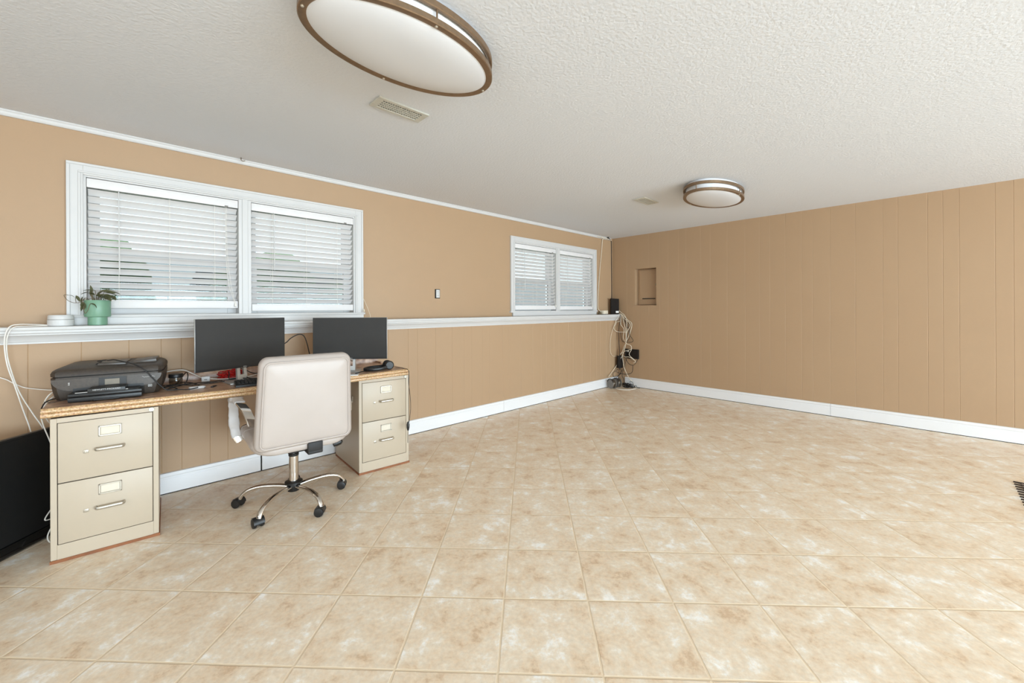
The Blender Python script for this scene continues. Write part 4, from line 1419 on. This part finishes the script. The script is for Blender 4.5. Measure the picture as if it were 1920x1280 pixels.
# (tip of the stalk, growth direction, length, width, droop, twist)
sp_leaves = [((0.030, -0.02, Zr + 0.052), (1, -0.3, 0.05), 0.075, 0.026, 0.5, 0.3), ((0.012, 0.01, Zr + 0.066), (1, -0.1, 0.25), 0.065, 0.022, 0.7, 0.1),
             ((0.020, -0.035, Zr + 0.030), (1, -0.4, -0.1), 0.055, 0.034, 0.5, 0.5), ((0.045, -0.01, Zr + 0.020), (0.8, -0.5, 0.0), 0.045, 0.030, 0.9, 0.2),
             ((-0.010, -0.02, Zr + 0.058), (-1, -0.2, 0.1), 0.050, 0.016, 0.3, 0.4), ((-0.030, 0.0, Zr + 0.050), (-1, 0.1, -0.2), 0.045, 0.018, 0.4, 0.1),
             ((-0.020, -0.03, Zr + 0.045), (-0.2, -0.3, 1), 0.045, 0.014, 0.1, 0.6), ((-0.022, -0.02, Zr + 0.018), (-0.1, -0.4, 0.9), 0.050, 0.018, 0.2, 1.0),
             ((-0.060, -0.01, Zr + 0.020), (-0.2, -0.3, -1), 0.040, 0.020, 0.2, 0.5), ((-0.062, -0.03, Zr - 0.012), (0.2, -0.4, -1), 0.048, 0.026, 0.3, 0.4),
             ((-0.055, -0.04, Zr - 0.025), (-0.3, -0.2, -1), 0.042, 0.022, 0.1, 1.2), ((-0.088, -0.01, Zr + 0.026), (0.5, -0.4, -0.9), 0.042, 0.017, 0.3, 0.7),
             ((-0.118, 0.0, Zr + 0.028), (1, -0.2, 0.1), 0.030, 0.010, 1.2, 0.2), ((0.005, -0.045, Zr + 0.014), (0.6, -0.5, 0.4), 0.050, 0.026, 1.0, 0.2),
             ((0.000, 0.02, Zr + 0.030), (0.3, 0.3, 0.7), 0.050, 0.024, 1.0, 0.0), ((-0.005, -0.03, Zr + 0.025), (0.9, -0.2, 0.3), 0.060, 0.020, 0.6, 0.8),
             ((0.060, -0.02, Zr + 0.028), (0.5, -0.3, -0.6), 0.035, 0.026, 0.5, 0.3), ((0.015, -0.03, Zr + 0.055), (0.9, -0.4, 0.1), 0.070, 0.024, 0.55, 0.9), ((0.030, 0.015, Zr + 0.045), (1, 0.1, 0.0), 0.060, 0.022, 0.5, 0.4), ((-0.012, -0.035, Zr + 0.030), (-0.5, -0.5, 0.5), 0.045, 0.020, 0.8, 0.3), ((0.030, -0.045, Zr + 0.012), (0.7, -0.6, 0.2), 0.045, 0.030, 1.2, 0.7), ((0.010, -0.04, Zr + 0.018), (-0.3, -0.6, 0.7), 0.040, 0.024, 1.0, 0.2), ((-0.028, -0.066, Zr - 0.022), (1, -0.15, 0.25), 0.042, 0.020, 2.4, 0.5)]
for (p, d, ln, wd_, dr_, tw) in sp_leaves:
    leaf(leaves, p, d, ln, wd_, dr_, tw)
for (p, d, ln, wd_, dr_, tw) in sp_leaves[:8] + sp_leaves[13:17]:
    base = Vector((p[0] * 0.35, p[1] * 0.4, 0.130))
    tend([base, (base + Vector(p)) / 2 + Vector((0, 0, 0.012)), p])
tend([(-0.02, 0, 0.13), (-0.045, -0.01, Zr + 0.012), (-0.058, -0.02, Zr + 0.004), (-0.062, -0.03, Zr - 0.012), (-0.055, -0.04, Zr - 0.025)])
tend([(-0.03, 0.0, 0.135), (-0.05, -0.01, Zr + 0.006), (-0.07, -0.01, Zr - 0.012), (-0.095, -0.005, Zr - 0.016), (-0.118, 0.0, Zr - 0.005), (-0.130, 0.0, Zr + 0.012), (-0.136, 0.0, Zr + 0.026), (-0.128, 0, Zr + 0.031), (-0.118, 0.0, Zr + 0.028)])
tend([(-0.088, -0.006, Zr - 0.015), (-0.090, -0.01, Zr + 0.005), (-0.088, -0.01, Zr + 0.026)])
tend([(-0.055, -0.05, Zr - 0.030), (-0.055, -0.055, Zr - 0.06), (-0.048, -0.062, Zr - 0.078), (-0.038, -0.066, Zr - 0.06), (-0.032, -0.068, Zr - 0.035), (-0.028, -0.066, Zr - 0.022)])
tend([(-0.015, -0.02, 0.13), (-0.022, -0.026, Zr + 0.02), (-0.022, -0.03, Zr + 0.06)], 0.004)
tend([(-0.008, -0.03, 0.13), (-0.022, -0.026, Zr + 0.02), (-0.024, -0.028, Zr + 0.04)], 0.0035)
bmesh.ops.solidify(leaves, geom=list(leaves.faces), thickness=0.0006)
obj('foliage', leaves, 'leaf', pl, sharp=80)
obj('stems', stems, 'stem', pl)

# ------------------------------------------------------------------ corner: modem, boxes and the hanging cables
t = thing('modem', 'upright black modem standing on the ledge in the room corner', 'modem', (-0.095, -0.008, ZL + 0.0005), R(-44))
bm = B()
prism(bm, [(-0.062, 0.0), (0.055, 0.0), (0.062, 0.006), (0.062, 0.235), (0.056, 0.240), (-0.060, 0.247), (-0.064, 0.24)], 'y', -0.022, 0.022)
obj('case', bm, 'modem', t)
bm = B()
box(bm, 0.012, 0.058, -0.0235, -0.0215, 0.022, 0.052, 0.001, 1)
obj('label', bm, 'paper', t)
t = thing('junction_box', 'small cream plastic box on the ledge left of the black modem', 'box', (-0.335, 0.025, ZL + 0.0005))
bm = B()
box(bm, -0.062, 0.062, -0.03, 0.03, 0.006, 0.060, 0.004, 2)
obj('cover', bm, 'cord_cream', t)
bm = B()
box(bm, -0.058, 0.058, -0.028, 0.028, 0.0, 0.007)
obj('base', bm, 'gap', t)
bm = B()
box(bm, -0.025, 0.025, -0.02, 0.02, 0.0, 0.035, 0.004, 2)
tag(obj('wall_plug', bm, 'stem', loc=(-0.462, 0.022, ZL + 0.0005)), 'small brown plug block on the ledge at the corner of the far window', 'plug')

t = thing('wall_adapter', 'square black adapter box mounted low on the right wall near the corner', 'adapter', (0.0, -0.262, 0.43))
bm = B()
box(bm, -0.045, 0.0, -0.108, 0.085, 0.0, 0.142, 0.005, 2)
obj('case', bm, 'modem', t)
bm = B()
for yy in (0.045, 0.065):
    box(bm, -0.047, -0.0445, yy - 0.004, yy + 0.004, 0.10, 0.128)
obj('label', bm, 'paper', t)
bm = B()
box(bm, -0.040, 0.0, 0.086, 0.120, 0.006, 0.145, 0.005, 2)
obj('plug', bm, 'black_soft', t)

t = thing('power_brick', 'black power brick hanging upright among the corner cables', 'power brick', (-0.058, -0.072, 0.272), R(-25))
bm = B()
box(bm, -0.046, 0.046, -0.02, 0.02, 0.0, 0.19, 0.008, 3)
obj('case', bm, 'modem', t)
bm = B()
lathe(bm, [(0.0, 0.0), (0.008, 0.0), (0.006, 0.03), (0.0, 0.032)], 10, Matrix.Translation((0.0, 0, 0.188)))
lathe(bm, [(0.0, 0.0), (0.008, 0.0), (0.006, -0.03), (0.0, -0.032)], 10, Matrix.Translation((0.0, 0, 0.002)))
obj('strain_relief', bm, 'black_soft', t)

GW = 'white cables hanging in the room corner'
LW = 'pale cable in the tangle hanging from the ledge end in the room corner'
def corner(name, pts, label, mt_, r, group):
    bm = B()
    tube(bm, pts, r, 8, 8)
    return tag(obj(name, bm, mt_), label, 'cable', group)
K = {
 'k1': [(-0.045, -0.035, 1.185), (-0.045, -0.055, 1.165), (-0.048, -0.10, 1.128), (-0.05, -0.156, 1.087), (-0.05, -0.19, 0.995), (-0.05, -0.183, 0.77), (-0.05, -0.177, 0.667), (-0.05, -0.118, 0.478), (-0.099, -0.03, 0.299), (-0.268, -0.03, 0.184), (-0.304, -0.03, 0.157)],
 'k2': [(-0.09, 0.03, 1.1095), (-0.055, -0.03, 1.1095), (-0.05, -0.075, 1.109), (-0.05, -0.10, 1.098), (-0.05, -0.121, 1.066), (-0.05, -0.132, 1.015), (-0.05, -0.172, 0.841), (-0.056, -0.177, 0.667), (-0.05, -0.142, 0.542), (-0.05, -0.118, 0.458), (-0.05, -0.141, 0.295), (-0.05, -0.209, 0.159), (-0.05, -0.276, 0.085), (-0.06, -0.33, 0.01)],
 'k3': [(-0.07, 0.05, 1.1095), (-0.04, -0.03, 1.111), (-0.042, -0.08, 1.112), (-0.05, -0.15, 1.07), (-0.05, -0.213, 1.016), (-0.05, -0.269, 0.977), (-0.05, -0.274, 0.916), (-0.05, -0.234, 0.793), (-0.062, -0.183, 0.668), (-0.05, -0.256, 0.631), (-0.05, -0.267, 0.571), (-0.052, -0.233, 0.487), (-0.05, -0.322, 0.414), (-0.05, -0.333, 0.384), (-0.05, -0.3, 0.371)],
 'k4': [(-0.09, -0.085, 1.08), (-0.112, -0.04, 1.005), (-0.094, -0.03, 0.962), (-0.16, -0.03, 0.902), (-0.076, -0.03, 0.837), (-0.05, -0.166, 0.831)],
 'k5': [(-0.04, -0.085, 1.09), (-0.05, -0.075, 1.003), (-0.113, -0.03, 0.973), (-0.17, -0.02, 0.872), (-0.227, -0.02, 0.751), (-0.246, -0.02, 0.569), (-0.192, -0.02, 0.473), (-0.079, -0.03, 0.448)],
 'k6': [(-0.05, -0.177, 0.667), (-0.05, -0.142, 0.604), (-0.05, -0.107, 0.519), (-0.06, -0.05, 0.456)],
 'k7': [(-0.03, 0.0, 1.1095), (-0.035, -0.06, 1.111), (-0.045, -0.09, 1.085), (-0.05, -0.088, 1.014), (-0.05, -0.091, 0.942), (-0.05, -0.143, 0.871), (-0.05, -0.131, 0.747), (-0.05, -0.171, 0.667)],
 'k9': [(-0.05, -0.100, 0.500), (-0.056, -0.15, 0.535), (-0.057, -0.21, 0.555), (-0.055, -0.262, 0.575)],
 'k10': [(-0.05, -0.118, 0.470), (-0.06, -0.17, 0.452), (-0.06, -0.23, 0.455), (-0.058, -0.275, 0.44), (-0.055, -0.315, 0.415)],
 'k8': [(-0.03, 0.03, 1.1095), (-0.03, -0.055, 1.112), (-0.045, -0.10, 1.095), (-0.05, -0.156, 1.036), (-0.05, -0.235, 0.976), (-0.05, -0.246, 0.925), (-0.05, -0.189, 0.821), (-0.055, -0.175, 0.70)],
}
for key in ('k1', 'k2', 'k3', 'k4', 'k6', 'k7', 'k8', 'k9', 'k10'):
    corner('white_cable', K[key], LW, 'cord_cream', 0.0042, GW)
corner('white_cable', K['k5'], 'pale cable bowing out furthest left from the corner tangle against the planked wall', 'cord_cream', 0.0026, GW)
GB = 'black cables hanging in the room corner'
LB = 'dark cable in the tangle hanging from the ledge end in the room corner'
K2 = {
 'b1': [(-0.025, -0.02, 1.1095), (-0.03, -0.068, 1.111), (-0.045, -0.086, 1.08), (-0.05, -0.078, 1.014), (-0.05, -0.055, 0.90), (-0.05, -0.05, 0.764), (-0.05, -0.062, 0.557), (-0.055, -0.07, 0.49)],
 'b2': [(-0.05, -0.164, 0.431), (-0.05, -0.232, 0.345), (-0.05, -0.311, 0.342), (-0.05, -0.366, 0.417), (-0.035, -0.372, 0.458)],
 'b3': [(-0.05, -0.294, 0.33), (-0.05, -0.277, 0.227), (-0.05, -0.197, 0.188), (-0.05, -0.082, 0.185), (-0.099, -0.03, 0.216)],
 'b4': [(-0.02, 0.02, 1.1095), (-0.02, -0.06, 1.112), (-0.04, -0.11, 1.09), (-0.05, -0.167, 1.036), (-0.05, -0.178, 0.924), (-0.05, -0.235, 0.874), (-0.05, -0.223, 0.721), (-0.05, -0.119, 0.685), (-0.05, -0.079, 0.838)],
 'b9': [(-0.03, -0.03, 1.1095), (-0.03, -0.085, 1.105), (-0.04, -0.125, 1.04), (-0.042, -0.165, 0.98), (-0.042, -0.205, 0.93), (-0.042, -0.185, 0.86), (-0.045, -0.195, 0.79), (-0.05, -0.186, 0.69)],
 'b10': [(-0.02, -0.02, 1.1095), (-0.02, -0.085, 1.105), (-0.03, -0.17, 1.03), (-0.035, -0.225, 0.95), (-0.035, -0.21, 0.88), (-0.04, -0.225, 0.80)],
 'b5': [(-0.05, -0.234, 0.793), (-0.05, -0.296, 0.714), (-0.05, -0.268, 0.683), (-0.05, -0.188, 0.678)],
 'b6': [(-0.061, -0.05, 0.254), (-0.175, -0.03, 0.204), (-0.157, -0.03, 0.14), (-0.06, -0.058, 0.162), (-0.05, -0.117, 0.251)],
 'b7': [(-0.05, -0.094, 0.255), (-0.05, -0.082, 0.185), (-0.062, -0.03, 0.129), (-0.138, -0.04, 0.086)],
 'b8': [(-0.04, -0.176, 0.425), (-0.05, -0.14, 0.274), (-0.05, -0.105, 0.167), (-0.05, -0.128, 0.108), (-0.055, -0.15, 0.03)],
}
for key in ('b2', 'b3', 'b4', 'b5', 'b6', 'b7', 'b8', 'b9', 'b10'):
    corner('black_cable', K2[key], LB, 'black_soft', 0.0036, GB)
corner('black_cable', K2['b1'], 'straight dark cable dropping from under the ledge to the power brick', 'black_soft', 0.0045, GB)
corner('white_cable', [(-0.294, -0.104, 0.0045), (-0.349, -0.229, 0.0045), (-0.297, -0.352, 0.0045), (-0.154, -0.389, 0.0045)], 'white cable curving across the tiles in the room corner', 'cord_white', 0.004, None)
corner('ceiling_cable', [(-0.355, 0.058, 2.292), (-0.298, 0.062, 2.276), (-0.303, 0.074, 2.24), (-0.314, 0.080, 2.083), (-0.359, 0.08, 1.834), (-0.404, 0.08, 1.506), (-0.424, 0.078, 1.222), (-0.405, 0.045, 1.150)], 'cream cable running from the ceiling down beside the far window', 'cord_cream', 0.005, None)
corner('ceiling_cable', [(-0.185, 0.05, 2.296), (-0.13, 0.058, 2.288), (-0.07, 0.075, 2.272), (-0.036, 0.083, 2.24), (-0.033, 0.083, 1.856), (-0.030, 0.083, 1.42), (-0.05, 0.07, 1.345)], 'dark cable running straight down the room corner to the modem', 'gap', 0.0055, None)
corner('crown_cable', [(-0.45, 0.062, 2.290), (-0.355, 0.060, 2.280), (-0.25, 0.060, 2.284), (-0.14, 0.060, 2.276), (-0.06, 0.068, 2.268)], 'cream cable lying along the top of the window wall by the corner', 'cord_cream', 0.005, None)
t = thing('cable_clip', 'small black clip on the ceiling by the room corner', 'clip', (-0.185, 0.045, H - 0.0005))
bm = B()
lathe(bm, [(0.0, 0.0), (0.016, 0.0), (0.016, -0.008), (0.007, -0.011), (0.007, -0.022), (0.0, -0.023)], 14)
obj('body', bm, 'black', t)

# two clear-grey round reels on the floor in the corner
def reel(label, x, y, rot):
    t = thing('cable_reel', label, 'reel', (x, y, 0.0), rot, 'grey reels on the floor in the corner')
    RY = Matrix.Rotation(R(90), 4, 'Y')
    for sx in (-1, 1):
        bm = B()
        lathe(bm, [(0.0, -0.003), (0.070, -0.003), (0.072, 0.0), (0.070, 0.003), (0.0, 0.003)], 36, Matrix.Translation((sx * 0.028, 0, 0.072)) @ RY)
        obj('flange', bm, 'grey_plastic', t)
    bm = B()
    lathe(bm, [(0.0, -0.026), (0.050, -0.026), (0.053, 0.0), (0.050, 0.026), (0.0, 0.026)], 30, Matrix.Translation((0, 0, 0.072)) @ RY)
    obj('wound_cable', bm, 'steel', t)
    bm = B()
    ring = [(0.0 - 0.032, 0.0715 * math.cos(R(a_)), 0.072 + 0.0715 * math.sin(R(a_))) for a_ in range(20, 165, 12)]
    tube(bm, ring, 0.0055, 6, 0)
    obj('rim', bm, 'black_soft', t)
    return t
reel('smoky grey round reel in the room corner, left one against the baseboard', -0.345, -0.115, R(-20))
reel('smoky grey round reel in the room corner, right one beside the cable pile', -0.215, -0.125, R(-20))
bm = B()
rnd = random.Random(11)
for k in range(9):
    p = []
    a0 = rnd.uniform(0, 6)
    r0 = rnd.uniform(0.03, 0.06)
    cx, cy = rnd.uniform(-0.03, 0.03), rnd.uniform(-0.07, 0.07)
    for q in range(9):
        a_ = a0 + q * 0.85
        p.append((cx + r0 * math.cos(a_) * 0.7, cy + r0 * math.sin(a_), max(0.005, 0.025 + 0.03 * math.sin(q * 1.3 + k))))
    tube(bm, p, 0.0042, 6, 5)
tag(obj('cable_pile', bm, 'black_soft', loc=(-0.105, -0.225, 0.0)), 'dark coiled cable pile on the floor right of the grey reels', 'cable')
bm = B()
tube(bm, [(-0.10, -0.30, 0.006), (-0.085, -0.315, 0.05), (-0.08, -0.30, 0.085), (-0.08, -0.27, 0.09), (-0.085, -0.255, 0.075)], 0.0034, 8, 6)
tube(bm, [(-0.075, -0.32, 0.006), (-0.07, -0.34, 0.035), (-0.06, -0.355, 0.03), (-0.06, -0.365, 0.006), (-0.06, -0.41, 0.005)], 0.0034, 8, 6)
tag(obj('teal_cable', bm, mat('teal_grey_cord', (70, 92, 96), 0.5, noise=(20, (60, 82, 86)))), 'teal grey cable standing in a hoop right of the cable pile in the corner', 'cable')

# ------------------------------------------------------------------ foam mat at the right edge and a scrap on the floor
t = thing('floor_mat', 'brown-grey floor mat with a dark toothed fringe at the right edge', 'mat', (-1.24, -3.866, 0.0))
bm = B()
box(bm, -1.10, 0.0, -1.0, 0.0, 0.0, 0.005, 0.0015, 1)
obj('mat_body', bm, 'mat', t)
bm = B()
for k in range(21):
    xa = -0.006 - k * 0.0522
    prism(bm, [(xa, -0.028), (xa - 0.006, 0.033), (xa - 0.018, 0.034), (xa - 0.026, -0.024)], 'z', 0.0, 0.0065)
obj('fringe', bm, 'mat_fringe', t)
bm = B()
tube(bm, [(-1.95, -3.905, 0.003), (-1.97, -3.915, 0.012), (-1.99, -3.905, 0.004), (-2.0, -3.93, 0.003)], 0.003, 6, 5)
box(bm, -1.985, -1.965, -3.935, -3.91, 0.001, 0.004)
tag(obj('floor_scrap', bm, 'gap'), 'tiny dark scrap on the tiles below the fringed mat at the right edge', 'scrap')

# ------------------------------------------------------------------ outside: lawn, hedge, trees, neighbouring house
bm = B()
box(bm, -30, 25, 0.26, 45, 0.80, 0.85)
obj('lawn', bm, 'grass', kind='structure')
def bush(label, x, y, r, h, seed, group):
    t = thing('garden_bush', label, 'bush', (x, y, 0.85), 0, group)
    rnd = random.Random(seed)
    bm = B()
    for k in range(26):
        tm = bmesh.new()
        bmesh.ops.create_icosphere(tm, subdivisions=2, radius=1)
        rr_ = r * rnd.uniform(0.22, 0.42)
        ctr = Vector((rnd.uniform(-r, r) * 0.75, rnd.uniform(-r, r) * 0.6, rnd.uniform(0.15, 0.9) * h))
        for v in tm.verts:
            v.co = ctr + Vector((v.co.x * rr_, v.co.y * rr_, v.co.z * rr_)) * rnd.uniform(0.75, 1.2)
        add(bm, tm)
    obj('foliage', bm, 'bush', t, sharp=10)
    bm = B()
    for k in range(3):
        tube(bm, [(rnd.uniform(-.1, .1), rnd.uniform(-.1, .1), 0), (rnd.uniform(-.2, .2), 0, h * .5)], 0.04, 6, 0)
    obj('stem', bm, 'bark', t)
    return t
GBu = 'bushes outside the windows'
for i, (x, y, r, h) in enumerate([(-9.6, 6.6, 1.1, 2.3), (-6.4, 7.8, 1.1, 1.7), (-3.4, 7.0, 1.0, 1.5), (-0.8, 8.6, 1.0, 1.25), (2.2, 9.8, 1.1, 1.2), (5.2, 10.8, 1.1, 1.1)]):
    bush('green bush outside seen only through blind slats', x, y, r, h, 40 + i, GBu)
t = thing('house', 'pale house across the lawn glimpsed through the window blinds', 'house', (4.5, 19.0, 0.85))
bm = B()
box(bm, -7, 7, 0, 8, 0, 1.55)
obj('wall', bm, 'siding', t)
bm = B()
prism(bm, [(-0.4, 1.55), (8.4, 1.55), (4.0, 2.4)], 'x', -7.4, 7.4)
obj('roof', bm, 'roofing', t)
